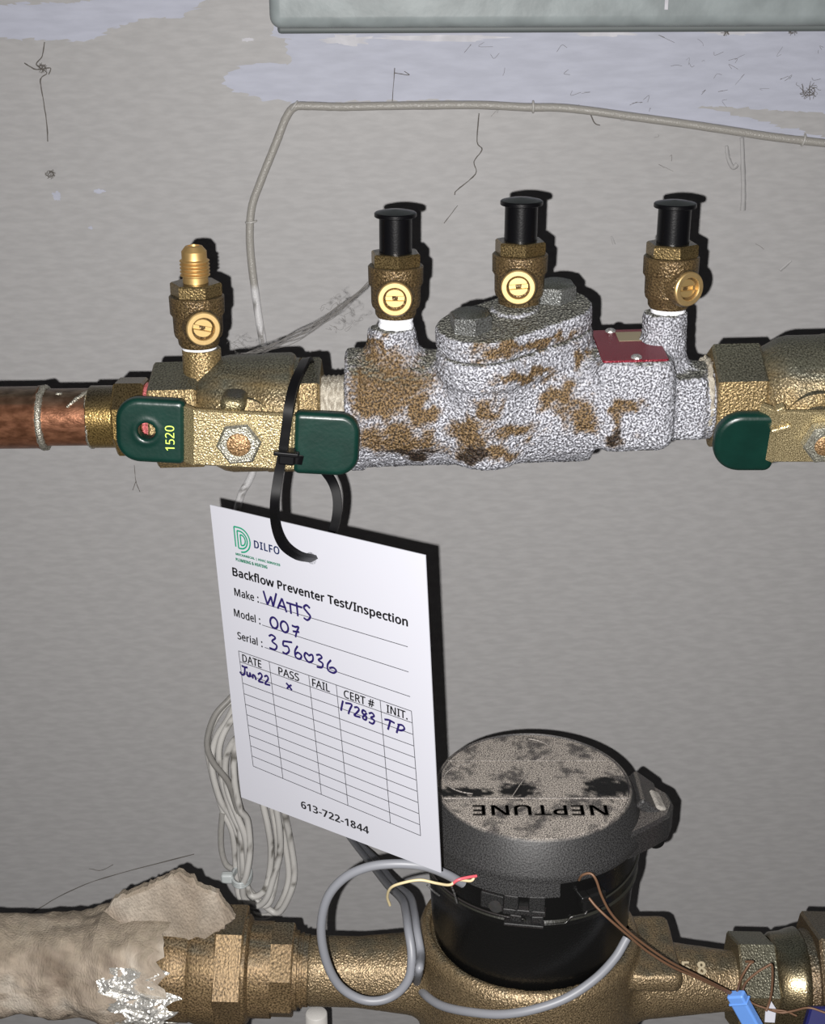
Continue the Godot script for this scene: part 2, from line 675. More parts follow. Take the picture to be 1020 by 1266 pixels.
func ragged(list: Array, amp: float, step: float, along := 1.0) -> PackedVector2Array:
	# outline of a paint layer in wall millimetres with a brushed, uneven edge
	var p := PackedVector2Array()
	for i in list.size():
		var a: Vector2 = list[i]
		var b: Vector2 = list[(i + 1) % list.size()]
		var k := maxi(1, int((b - a).length() / step))
		for j in k:
			var q := a.lerp(b, float(j) / k)
			var o := Vector2(noise_a.get_noise_2d(q.x * 2.0, q.y * 9.0) * amp * 3.6 * along, noise_a.get_noise_2d(q.x * 1.5 + 90.0, q.y * 1.5) * amp)
			p.append(q + o)
	return p


func wall_outline(list: Array) -> Array:
	var out := []
	for q in list:
		var w := pt(q.x, q.y, 0.0)
		out.append(Vector2(w.x, w.y))
	return out


func build_wall() -> void:
	var g := Geo.new()
	g.rbox(Transform3D(Basis(), Vector3(0, -50, -60)), Vector3(2400, 1600, 120), 0.0, 1)
	var w := part(g, "wall_back", M.wall_paint)
	tag(w, "grey painted masonry wall behind the pipes", "wall", "", "structure")
	g = Geo.new()
	g.rbox(Transform3D(Basis(), Vector3(0, -900, 1100)), Vector3(2400, 100, 2440), 0.0, 1)
	tag(part(g, "floor", M.floor_concrete), "grey concrete floor far below the pipes", "floor", "", "structure")
	# bare pale areas where the grey coat stops
	var areas := [
		[[Vector2(-60, 8), Vector2(110, 3), Vector2(150, -20), Vector2(258, -20), Vector2(245, 8), Vector2(225, 22), Vector2(180, 22), Vector2(140, 35), Vector2(112, 50), Vector2(70, 50), Vector2(-60, 44)], 1.6],
		[[Vector2(345, 25), Vector2(1090, 30), Vector2(1090, 150), Vector2(1010, 139), Vector2(900, 132), Vector2(860, 130), Vector2(1000, 164), Vector2(1060, 178), Vector2(890, 157), Vector2(760, 139), Vector2(660, 128), Vector2(540, 124), Vector2(372, 126), Vector2(325, 124), Vector2(275, 106), Vector2(283, 92), Vector2(305, 78), Vector2(355, 80), Vector2(352, 62), Vector2(358, 50), Vector2(335, 42)], 1.5],
	]
	for a in areas:
		g = Geo.new()
		var poly := ragged(wall_outline(a[0]), a[1], 1.2)
		var clean := Geometry2D.offset_polygon(poly, 0.02)
		g.prism(Transform3D(), clean[0] if clean.size() else poly, -0.3, 0.12, 0.0, 2.0)
		part(g, "bare_patch", M.pale_paint, w, null, "bluish white bare patch of wall")
	# pale smears close under the panel and small scuffs
	for s in [[Vector2(390, 41), Vector2(470, 58)], [Vector2(440, 42), Vector2(640, 52)], [Vector2(700, 36), Vector2(800, 46)], [Vector2(860, 36), Vector2(955, 44)], [Vector2(296, 46), Vector2(316, 52)], [Vector2(62, 235), Vector2(78, 250)], [Vector2(114, 233), Vector2(132, 240)], [Vector2(108, 279), Vector2(116, 284)]]:
		g = Geo.new()
		var a2 := pt(s[0].x, s[0].y, 0.0)
		var b2 := pt(s[1].x, s[1].y, 0.0)
		var poly2 := PackedVector2Array()
		for i in 40:
			var an := TAU * i / 40
			var d := Vector2(cos(an) * absf(b2.x - a2.x), sin(an) * absf(b2.y - a2.y)) * 0.5
			d *= 0.75 + 0.5 * noise_a.get_noise_2d(cos(an) * 14.0 + s[0].x, sin(an) * 14.0)
			poly2.append(Vector2((a2.x + b2.x) / 2, (a2.y + b2.y) / 2) + d)
		g.prism(Transform3D(), poly2, -0.3, 0.18, 0.0, 2.0)
		part(g, "paint_smear", M.pale_primer if s[0].x > 200 else M.pale_paint, w)
	# runs of paint
	for d in [[[Vector2(898, 180), Vector2(900, 195), Vector2(906, 207), Vector2(911, 203)], 1.0], [[Vector2(917, 170), Vector2(918, 200), Vector2(919, 240), Vector2(918, 260)], 1.1], [[Vector2(978, 322), Vector2(964, 334)], 0.8], [[Vector2(756, 292), Vector2(759, 302)], 0.7]]:
		g = Geo.new()
		g.tube(pts(d[0], -0.45), d[1], 8, false, 6, 0.25, noise_b, d[1] * 1.35)
		part(g, "paint_drip", M.wall_paint, w)
	# dirt and old web caught in the paint
	var bits := [[Vector2(55, 52), Vector2(52, 70), Vector2(45, 80), Vector2(58, 90), Vector2(50, 98), Vector2(53, 120), Vector2(58, 155), Vector2(59, 175)], [Vector2(30, 78), Vector2(45, 86), Vector2(62, 84), Vector2(60, 92)], [Vector2(592, 140), Vector2(590, 175), Vector2(596, 185), Vector2(586, 200), Vector2(588, 215), Vector2(565, 235), Vector2(562, 241)], [Vector2(566, 254), Vector2(549, 276)], [Vector2(166, 575), Vector2(168, 595), Vector2(173, 608)], [Vector2(168, 595), Vector2(164, 606)], [Vector2(488, 84), Vector2(485, 125)], [Vector2(488, 90), Vector2(506, 93), Vector2(500, 88)], [Vector2(110, 1074), Vector2(125, 1076), Vector2(140, 1069)], [Vector2(40, 1128), Vector2(80, 1105), Vector2(130, 1085), Vector2(240, 1056)], [Vector2(715, 130), Vector2(728, 138), Vector2(735, 152), Vector2(742, 155)]]
	g = Geo.new()
	for b in bits:
		g.tube(pts(b, 0.25), 0.16 if b.size() < 4 else 0.24, 6, false, 5, 0.2, noise_b)
	rng.seed = 21
	for i in 46:
		var x := rng.randf_range(560, 1018)
		var y := rng.randf_range(45, 150) if i < 40 else rng.randf_range(60, 340)
		if x < 780 and i % 2:
			x += 220
		var q := [Vector2(x, y), Vector2(x + rng.randf_range(-9, 9), y + rng.randf_range(-6, 6)), Vector2(x + rng.randf_range(-14, 14), y + rng.randf_range(-10, 10))]
		g.tube(pts(q, 0.3), rng.randf_range(0.05, 0.09), 5, false, 4)
	for c in [[1000, 112, 9], [897, 38, 5], [980, 38, 5], [52, 84, 5], [62, 215, 5]]:
		for i in 16:
			var a3 := rng.randf() * TAU
			var q2 := [Vector2(c[0], c[1]) + Vector2.from_angle(a3) * c[2] * rng.randf(), Vector2(c[0], c[1]) + Vector2.from_angle(a3 + 1.0) * c[2] * rng.randf(), Vector2(c[0], c[1]) + Vector2.from_angle(a3 + rng.randf_range(1, 3)) * c[2] * 1.3]
			g.tube(pts(q2, 0.5 + rng.randf() * 1.2), 0.12, 5, false, 4)
	var dirt := part(g, "dirt_specks", M.grime, w)
	dirt.set_meta("kind", "stuff")


func build_panel() -> void:
	var at := pt(332, 32, 55.0)
	var t := thing("electrical_panel", "grey green steel panel box along the top edge of the wall", "panel", Vector3(at.x, at.y, 0))
	var g := Geo.new()
	g.rbox(Transform3D(Basis(Vector3(0, 0, 1), deg_to_rad(0.25)), Vector3(240, 150, 52)), Vector3(480, 300, 16), 5.0, 5)
	part(g, "cover", M.panel_enamel, t)
	g = Geo.new()
	g.rbox(Transform3D(Basis(Vector3(0, 0, 1), deg_to_rad(0.25)), Vector3(241.5, 147.5, 25.0)), Vector3(478, 300, 50), 1.5, 2)
	part(g, "box_body", M.panel_edge, t)
	g = Geo.new()
	var p := pt(824, 5, 60.3) - t.position / MM
	g.rbox(Transform3D(Basis(), p), Vector3(1.6, 4.5, 0.6), 0.25, 2)
	part(g, "paint_chip", M.pale_primer, t)


# ---------------------------------------------------------------- backflow preventer body
func smin(a: float, b: float, k: float) -> float:
	var h := maxf(k - absf(a - b), 0.0) / k
	return minf(a, b) - h * h * k * 0.25

static func cyl_x(p: Vector3, x0: float, x1: float, r: float, e := 1.5) -> float:
	var dx := absf(p.x - (x0 + x1) * 0.5) - (x1 - x0) * 0.5 + e
	var dr := sqrt(p.y * p.y + p.z * p.z) - r + e
	return minf(maxf(dx, dr), 0.0) + Vector2(maxf(dx, 0), maxf(dr, 0)).length() - e

static func cyl_y(p: Vector3, y0: float, y1: float, r: float, e := 1.5) -> float:
	var dy := absf(p.y - (y0 + y1) * 0.5) - (y1 - y0) * 0.5 + e
	var dr := sqrt(p.x * p.x + p.z * p.z) - r + e
	return minf(maxf(dy, dr), 0.0) + Vector2(maxf(dy, 0), maxf(dr, 0)).length() - e

# upright oval: a capsule from a to b in plan, from y0 to y1
static func oval_y(p: Vector3, a: Vector2, b: Vector2, y0: float, y1: float, r: float, e := 1.5) -> float:
	var q := Vector2(p.x, p.z)
	var t := clampf((q - a).dot(b - a) / (b - a).length_squared(), 0.0, 1.0)
	var dr := (q - a.lerp(b, t)).length() - r + e
	var dy := absf(p.y - (y0 + y1) * 0.5) - (y1 - y0) * 0.5 + e
	return minf(maxf(dy, dr), 0.0) + Vector2(maxf(dy, 0), maxf(dr, 0)).length() - e

static func box_d(p: Vector3, h: Vector3, r: float) -> float:
	var q := p.abs() - h + Vector3.ONE * r
	return Vector3(maxf(q.x, 0), maxf(q.y, 0), maxf(q.z, 0)).length() + minf(maxf(q.x, maxf(q.y, q.z)), 0.0) - r

var patches := []

func crust_paint(p: Vector3, n: Vector3) -> Color:
	var crust := lin(184, 186, 193)
	var bronze := lin(118, 96, 66)
	var dark := lin(58, 46, 36)
	var dust := lin(118, 118, 106)
	var grit := noise_b.get_noise_3dv(p * 2.2)
	var big := noise_a.get_noise_3dv(p * 0.9)
	var m := 0.0
	var dk := 0.0
	var wx := noise_c.get_noise_3dv(p * 2.4) * 7.0
	var wy := noise_c.get_noise_3dv(p * 3.0 + Vector3(70, 0, 0)) * 6.0
	for q in patches:
		var d := Vector2((p.x + wx - q[0].x) / q[1], (p.y + wy - q[0].y) / q[2]).length()
		var k := clampf(1.35 - d, 0.0, 1.0) * 1.25
		if q[3] == 1:
			dk = maxf(dk, k)
		m = maxf(m, k)
	if n.z < -0.2:
		m *= 0.4
	m = smoothstep(0.22, 1.05, m + grit * 0.5 + big * 0.4)
	dk = smoothstep(0.4, 0.9, dk + grit * 0.2)
	var c := crust.lerp(bronze, m).lerp(dark, dk * m)
	var up := smoothstep(0.72, 0.93, n.y + big * 0.15)
	c = c.lerp(dust, up * 0.9)
	var k2 := 1.0 + 0.35 * grit
	return Color(c.r * k2, c.g * k2, c.b * k2)


func build_check_valve() -> void:
	var org := Vector3(36, 4.6, PIPE_Z)
	var t := thing("check_valve", "mineral crusted bronze double check valve body between the two green handled valves", "valve", org)
	for q in [[650, 424, 78, 9, 0], [470, 500, 34, 26, 0], [495, 540, 36, 30, 0], [505, 566, 36, 10, 1], [450, 480, 26, 50, 0], [480, 480, 62, 40, 0], [490, 548, 58, 26, 0], [520, 505, 18, 30, 0], [470, 440, 30, 8, 0],
			[612, 430, 40, 12, 0], [675, 421, 34, 7, 0], [645, 464, 44, 9, 0], [585, 535, 30, 34, 0], [578, 562, 24, 12, 1], [604, 500, 20, 22, 0], [640, 532, 34, 12, 0], [612, 560, 30, 12, 0], [715, 512, 26, 28, 0], [690, 492, 22, 18, 0], [720, 452, 14, 20, 0], [766, 522, 14, 20, 0], [762, 538, 13, 12, 1], [780, 505, 18, 10, 0]]:
		var c := pt(q[0], q[1], PIPE_Z + 21.0)
		patches.append([c, q[2] * 0.272, q[3] * 0.285, q[4]])
	var tilt := Basis(Vector3(0, 0, 1), deg_to_rad(1.7))
	var inv := tilt.inverse()
	var lean := Basis(Vector3(1, 0, 0), deg_to_rad(8.0)) * Basis(Vector3(0, 0, 1), deg_to_rad(1.2))
	var lean_i := lean.inverse()
	var oa := Vector2(-10.6, 7.6)
	var ob := Vector2(10.8, -7.4)
	var f := func(w: Vector3) -> float:
		var p: Vector3 = inv * w
		var d := cyl_x(p, -58.5, 26.0, 20.3, 2.0)
		d = smin(d, cyl_x(p, -58.5, -53.5, 21.4, 1.0), 1.5)
		var u: Vector3 = lean_i * (p - Vector3(0, 0, 3.0))
		d = smin(d, oval_y(u, oa, ob, -14.0, 24.0, 14.6, 4.0), 4.0)
		d = smin(d, oval_y(u, oa, ob, 16.5, 26.8, 16.4, 2.2), 1.5)
		d = smin(d, box_d(p - Vector3(39.5, 4.4, 2.0), Vector3(13.5, 16.6, 20.0), 6.0), 5.0)
		d = smin(d, cyl_x(p, 50.0, 68.5, 13.6, 1.2), 3.0)
		d = smin(d, box_d(p - Vector3(58.0, 1.0, 2.0), Vector3(6.5, 11.0, 13.0), 2.0), 2.0)
		d = smin(d, cyl_y(p - Vector3(-42.3, 0, 0), 0.0, 29.5, 8.4, 2.0), 6.0)
		d = smin(d, cyl_y(p - Vector3(51.5, 0, 0), 0.0, 32.0, 7.6, 1.2), 5.0)
		return d
	var g := Geo.new()
	g.field(f, Vector3(-64, -28, -32), Vector3(74, 40, 34), 0.8, func(p: Vector3, _n: Vector3) -> float: return noise_b.get_noise_3dv((p + org) * 1.1) * 0.42 + noise_a.get_noise_3dv(p + org) * 0.3)
	part(g, "body", M.crusted_bronze, t, crust_paint)
	# cover: a round plate with two bolt lugs
	var fc := func(w: Vector3) -> float:
		var u: Vector3 = lean_i * (inv * w - Vector3(0, 0, 3.0))
		var d := oval_y(u, oa, ob, 27.3, 35.0, 16.2, 1.2)
		return smin(d, cyl_y(u - Vector3(0.4, 0, -3.5), 30.0, 36.4, 7.6, 1.5), 2.0)
	g = Geo.new()
	g.field(fc, Vector3(-32, 20, -30), Vector3(34, 44, 34), 0.75, func(p: Vector3, _n: Vector3) -> float: return noise_b.get_noise_3dv((p + org) * 1.1) * 0.22)
	part(g, "cover", M.crusted_bronze, t, crust_paint)
	# bolts
	for b in [Vector3(-15.0, 35.0, 10.6), Vector3(15.0, 35.0, -12.4)]:
		g = Geo.new()
		var at: Vector3 = tilt * (lean * b + Vector3(0, 0, 3.0))
		var up: Vector3 = tilt * lean * Vector3.UP
		var x := Vector3(1, 0, 0.1).normalized()
		var xf := Transform3D(Basis(x, up.cross(x) * -1.0, up).orthonormalized(), at)
		g.prism(xf, regular(6, 7.2, 0.25), -0.5, 5.2, 0.4)
		g.lathe(Transform3D(Basis(x, up, x.cross(up)).orthonormalized(), at), [Vector2(0, 5.0), Vector2(5.8, 5.0), Vector2(5.8, 5.35), Vector2(5.5, 5.6), Vector2(0, 5.6)].slice(1), 24)
		part(g, "bolt", M.steel, t, dusty(lin(150, 152, 152), lin(112, 114, 106), 0.6, 1.0))
	# red identification plate
	g = Geo.new()
	var px := Basis(Vector3(1, 0, 0), deg_to_rad(3.0))
	var pat := tilt * Vector3(38.6, 21.7, 5.0)
	var flat_up := Transform3D(tilt * px * Basis(Vector3(1, 0, 0), -PI / 2), pat)
	g.prism(flat_up, rounded_rect(-11.0, -17.0, 11.0, 16.0, [1, 1, 1, 1]), -0.2, 0.6, 0.15)
	var plate := part(g, "plate", M.red_plate, t, null, "red metal identification plate")
	g = Geo.new()
	g.prism(flat_up, rounded_rect(-3.0, 3.0, 6.0, 13.0, [0.3, 0.3, 0.3, 0.3]), 0.5, 0.68)
	part(g, "printed_panel", M.plate_tan, plate)
	for r in [Vector3(0.5, -14.5, 0.6), Vector3(-4.5, 14.2, 0.6)]:
		g = Geo.new()
		var rx := Transform3D(flat_up.basis * Basis(Vector3(1, 0, 0), PI / 2), flat_up * r)
		g.lathe(rx, [Vector2(1.9, 0), Vector2(1.8, 0.5), Vector2(1.2, 0.95), Vector2(0.01, 1.15)], 16)
		part(g, "rivet", M.steel, plate, flat(lin(225, 225, 225)))
	# threaded tails on both ends
	for s in [[-67.5, -57.5], [67.0, 78.0]]:
		g = Geo.new()
		var prof := []
		var h: float = s[0]
		var tw := false
		while h <= s[1]:
			prof.append(Vector2(12.5 if tw else 12.0, h))
			tw = not tw
			h += 0.85
		g.lathe(along_x(tilt * Vector3.ZERO, deg_to_rad(1.7)), prof, 48, 0.2)
		part(g, "threaded_end", M.old_tape, t)


func build_copper_pipe() -> void:
	var a0 := pt(0, 516.5)
	var org := Vector3(-145, a0.y, PIPE_Z)
	var t := thing("copper_pipe", "copper water pipe with silver solder rings left of the valves", "pipe", org)
	var xf := along_x(Vector3.ZERO, deg_to_rad(0.6))
	var cop := dusty(lin(158, 110, 84), lin(112, 98, 84), 0.55, 1.0, 0.2)
	var x1: float = (52 - 510) * 0.2848 + 145
	var x2: float = (113 - 510) * 0.2848 + 145
	var g := Geo.new()
	g.lathe(xf, [Vector2(10.95, -80), Vector2(10.95, x1 - 1.2), Vector2(11.2, x1 - 0.8), Vector2(11.2, x1), Vector2(10.2, x1 + 0.4)], 64)
	part(g, "coupling", M.copper, t, cop)
	g = Geo.new()
	g.lathe(xf, [Vector2(10.1, x1 - 1), Vector2(10.1, x2 + 1.5)], 64)
	part(g, "pipe", M.copper, t, cop)
	g = Geo.new()
	var ring := []
	for i in 49:
		var an := TAU * i / 48
		ring.append(Vector3(x1 + 1.0 + 0.5 * noise_a.get_noise_1d(i * 2.0), cos(an) * 10.3, sin(an) * 10.3))
	g.tube(ring.slice(0, 48), 1.35, 8, true, 2, 0.5, noise_b)
	part(g, "solder_ring", M.solder, t, null, "silver solder fillet")
	g = Geo.new()
	ring = []
	for i in 48:
		var an := TAU * i / 48
		ring.append(Vector3(x2 + 0.2 + 0.5 * noise_a.get_noise_1d(i * 2.0 + 70), cos(an) * 10.3, sin(an) * 10.3))
	g.tube(ring, 0.62, 8, true, 2, 0.35, noise_b)
	var run := []
	for q in [[-0.2, 22], [-1.8, 34], [-3.6, 44], [-4.6, 52], [-5.6, 56], [-6.2, 62]]:
		var an2 := deg_to_rad(78.0 - (q[1] - 22.0))
		run.append(Vector3(x2 + q[0], sin(an2) * 10.25, cos(an2) * 10.25))
	g.tube(run, 0.9, 8, false, 4, 0.5, noise_b, 0.5)
	g.rbox(Transform3D(Basis(), Vector3(x1 + 7.5, 9.6, 3.0)), Vector3(2.4, 1.2, 1.6), 0.6, 3)
	part(g, "solder_drip", M.solder, t, null, "silver solder run")
	# brass adapter
	var t2 := thing("brass_adapter", "short brass adapter between the copper pipe and the left valve", "fitting", org)
	var br := dusty(lin(184, 156, 100), lin(118, 110, 94), 0.5, 1.0, 0.2)
	g = Geo.new()
	var x3: float = (146 - 510) * 0.2848 + 145
	var x4: float = (183 - 510) * 0.2848 + 145
	g.lathe(xf, [Vector2(10.3, x2 - 0.2), Vector2(11.0, x2 + 0.3), Vector2(11.0, x3 + 1)], 64)
	part(g, "socket", M.brass, t2, br)
	g = Geo.new()
	var hx := Transform3D(xf.basis * Basis(Vector3(1, 0, 0), -PI / 2), Vector3.ZERO)
	g.prism(hx, regular(8, 14.0, 0.30), x3, x4, 0.7)
	part(g, "wrench_flats", M.brass, t2, br)
	g = Geo.new()
	var pr := []
	var hh := x4 - 0.5
	var tg := false
	while hh < x4 + 5.0:
		pr.append(Vector2(12.0 if tg else 11.2, hh))
		tg = not tg
		hh += 0.7
	g.lathe(xf, pr, 48, 0.2)
	part(g, "thread", M.pink_paste, t2, null, "thread smeared with pink sealant")


# ---------------------------------------------------------------- ball valves
func make_ball_valve(org: Vector3, label: String, turn: float, flip: float, grip_a: Array, grip_b: Array, slope: float) -> Node3D:
	var t := thing("ball_valve", label, "valve", org, "green handled ball valves")
	t.rotation.x = turn
	var br := dusty(lin(160, 138, 98), lin(112, 111, 98), 0.25, 0.85, 0.3)
	var xf := along_x(Vector3.ZERO, deg_to_rad(1.5))
	var hx := Transform3D(xf.basis * Basis(Vector3(1, 0, 0), -PI / 2), Vector3.ZERO)
	var g := Geo.new()
	g.lathe(xf, [Vector2(13.0, -11 * flip)] if false else [Vector2(14.5, -17.0), Vector2(17.0, -14.5), Vector2(20.0, -9.0), Vector2(20.6, -6.0), Vector2(20.6, 6.0), Vector2(20.9, 6.4), Vector2(20.9, 15.5), Vector2(20.2, 16.6), Vector2(19.0, 17.2), Vector2(19.0, 18.6), Vector2(12.0, 18.6)], 72, 0.75)
	g.lathe(along_z(Vector3(0, 0, 0)), [Vector2(11.5, 0.0), Vector2(11.5, 19.5), Vector2(9.0, 21.0), Vector2(7.8, 21.2), Vector2(7.8, 24.0), Vector2(4.0, 24.0)], 40)
	part(g, "body", M.cast_bronze, t, br)
	g = Geo.new()
	g.prism(hx, regular(6, 19.0, deg_to_rad(42.0)), 18.4, 26.0, 0.8)
	part(g, "hex_end", M.cast_bronze, t, br)
	g = Geo.new()
	g.prism(hx, regular(6, 18.6, deg_to_rad(45.0)), -33.0, -16.0, 0.8)
	part(g, "hex_end", M.cast_bronze, t, br)
	# handle
	var zc := 26.5
	var roll := Basis(Vector3(0, 0, 1), deg_to_rad(slope))
	var hf := Transform3D(roll, Vector3(0, 0, 0))
	g = Geo.new()
	g.prism(hf, rounded_rect(-16.0, -9.8, 17.6, 9.8, [1.2, 1.2, 1.2, 1.2]), zc, zc + 2.6, 0.6)
	# wings that step back towards the grips
	g.rbox(hf * Transform3D(Basis(Vector3(0, 1, 0), deg_to_rad(-42)), Vector3(-17.6, -0.2, zc - 1.0)), Vector3(8.0, 19.8, 2.4), 0.5, 2)
	g.rbox(hf * Transform3D(Basis(Vector3(0, 1, 0), deg_to_rad(20)), Vector3(18.6, -0.3, zc + 0.4)), Vector3(8.0, 19.0, 2.4), 0.5, 2)
	part(g, "handle_plate", M.zinc_plate, t)
	g = Geo.new()
	if slope == 0.0:
		# a bent ear and the torn edge of the vinyl
		g.rbox(hf * Transform3D(Basis(Vector3(0, 0, 1), 0.5), Vector3(-14.6, 8.6, zc + 0.5)), Vector3(3.4, 6.0, 3.6), 0.7, 2)
		g.rbox(hf * Transform3D(Basis(Vector3(0, 0, 1), 0.35), Vector3(-14.5, 3.6, zc + 1.2)), Vector3(7.0, 2.2, 4.6), 0.8, 2)
		part(g, "torn_ear", M.zinc_plate, t)
	else:
		g.rbox(hf * Transform3D(Basis(), Vector3(-3.0, 11.0, zc - 5.5)), Vector3(8.6, 6.0, 13.0), 2.9, 4)
		part(g, "stop_tab", M.steel, t, dusty(lin(150, 140, 110), lin(112, 112, 108), 0.5, 0.9))
	for k in 2:
		var q: Array = grip_a if k == 0 else grip_b
		g = Geo.new()
		var r: Array = q[4]
		var mid := Vector2(q[0] + q[2], q[1] + q[3]) * 0.5
		var half := Vector2(q[2] - q[0], q[3] - q[1]) * 0.5
		var grip := func(p: Vector3) -> float:
			var w2 := Vector2(p.x, p.y) - mid
			var rr: float = r[0] if w2.x > 0.0 and w2.y > 0.0 else (r[1] if w2.y > 0.0 else (r[2] if w2.x < 0.0 else r[3]))
			var e := w2.abs() - half + Vector2.ONE * rr
			var d2 := minf(maxf(e.x, e.y), 0.0) + Vector2(maxf(e.x, 0), maxf(e.y, 0)).length() - rr
			var b2 := Vector2(d2 + 2.0, absf(p.z) - 0.7)
			var d := minf(maxf(b2.x, b2.y), 0.0) + Vector2(maxf(b2.x, 0), maxf(b2.y, 0)).length() - 2.0
			if q.size() > 6:
				var hr := Vector2(p.x - q[6], p.y - q[7]).length()
				d = smin(d, Vector2(hr - 4.0, maxf(absf(p.z) - 1.9, 0.0)).length() - 0.9, 1.0)
				d = -smin(-d, hr - 2.9, 0.8)
			return d
		g.field(grip, Vector3(q[0] - 2.0, q[1] - 2.0, -4.5), Vector3(q[2] + 2.0, q[3] + 2.0, 4.5), 0.55)
		for i in g.v.size():
			g.v[i] = hf * (g.v[i] + Vector3(0, 0, q[5]))
			g.n[i] = hf.basis * g.n[i]
		part(g, "handle_grip", M.green_vinyl, t, null, "dark green vinyl grip")
	# nut and stem
	g = Geo.new()
	var nf := Transform3D(roll * Basis(Vector3(0, 0, 1), 0.15), Vector3(0, 0, 0))
	g.prism(nf, regular(6, 7.6), zc + 2.4, zc + 7.4, 0.7)
	g.lathe(along_z(Vector3(0, 0, zc + 7.2)), [Vector2(6.2, 0.0), Vector2(5.9, 0.5), Vector2(4.3, 0.5), Vector2(4.0, -1.0)], 32)
	part(g, "nut", M.steel, t, flat(lin(206, 204, 190), 0.4))
	g = Geo.new()
	g.lathe(along_z(Vector3(0, 0, zc)), [Vector2(4.0, 0.0), Vector2(4.0, 7.4), Vector2(3.6, 7.8), Vector2(0.01, 7.8)], 28)
	part(g, "stem", M.cast_bronze, t, flat(lin(186, 150, 110)))
	return t


func build_ball_valves() -> void:
	var a := pt(297, 545, PIPE_Z + 29)
	var left := make_ball_valve(Vector3(a.x, 1.6, PIPE_Z), "ball valve with green grips holding the black cable tie, printed 1520", 0.0, 1.0, [-42.0, -10.9, -18.8, 11.6, [2.2, 8.0, 8.0, 2.2], 24.0, -31.6, 0.4], [17.6, -11.2, 39.6, 10.6, [6.5, 2.2, 2.2, 7.5], 26.5], -3.2)
	# the digits on the left grip, reading upwards
	text_part("1520", "printed_number", M.yellow_ink, left, Transform3D(Basis(Vector3(0, 0, 1), deg_to_rad(88)), Vector3(-22.4, -4.6, 26.72)), 8.8, 3.1, false, 0.08)
	var g := Geo.new()
	g.lathe(Transform3D(Basis(), Vector3(-15.6, 8, 0)), [Vector2(6.9, 0), Vector2(6.7, 8.0), Vector2(6.7, 15.2), Vector2(6.3, 15.7), Vector2(4.5, 15.7)], 40)
	part(g, "cock_boss", M.cast_bronze, left, dusty(lin(160, 138, 98), lin(112, 111, 98), 0.8, 1.0, 0.3))
	var b := pt(1018, 547, PIPE_Z + 29)
	make_ball_valve(Vector3(b.x, 8.6, PIPE_Z), "ball valve cut by the right frame edge with one worn green grip in view", deg_to_rad(13.0), -1.0, [-35.4, -15.0, -14.6, 7.2, [2.2, 9.0, 10.0, 3.0], 24.5], [18.0, -11.2, 40.0, 10.8, [7, 2.2, 2.2, 7], 26.5], 0.0)
	var tape := Geo.new()
	var ring := []
	for i in 48:
		var an := TAU * i / 48
		ring.append(Vector3(0.8 * noise_a.get_noise_1d(i * 3.0), cos(an) * 13.2, sin(an) * 13.2))
	tape.tube(ring, 1.1, 6, true, 2, 0.9, noise_b)
	var o := part(tape, "tape_bead", M.old_tape, get_node("ball_valve_001"), null, "frayed bead of thread tape")
	o.position = Vector3(-34.6, -1.0, 0) * MM


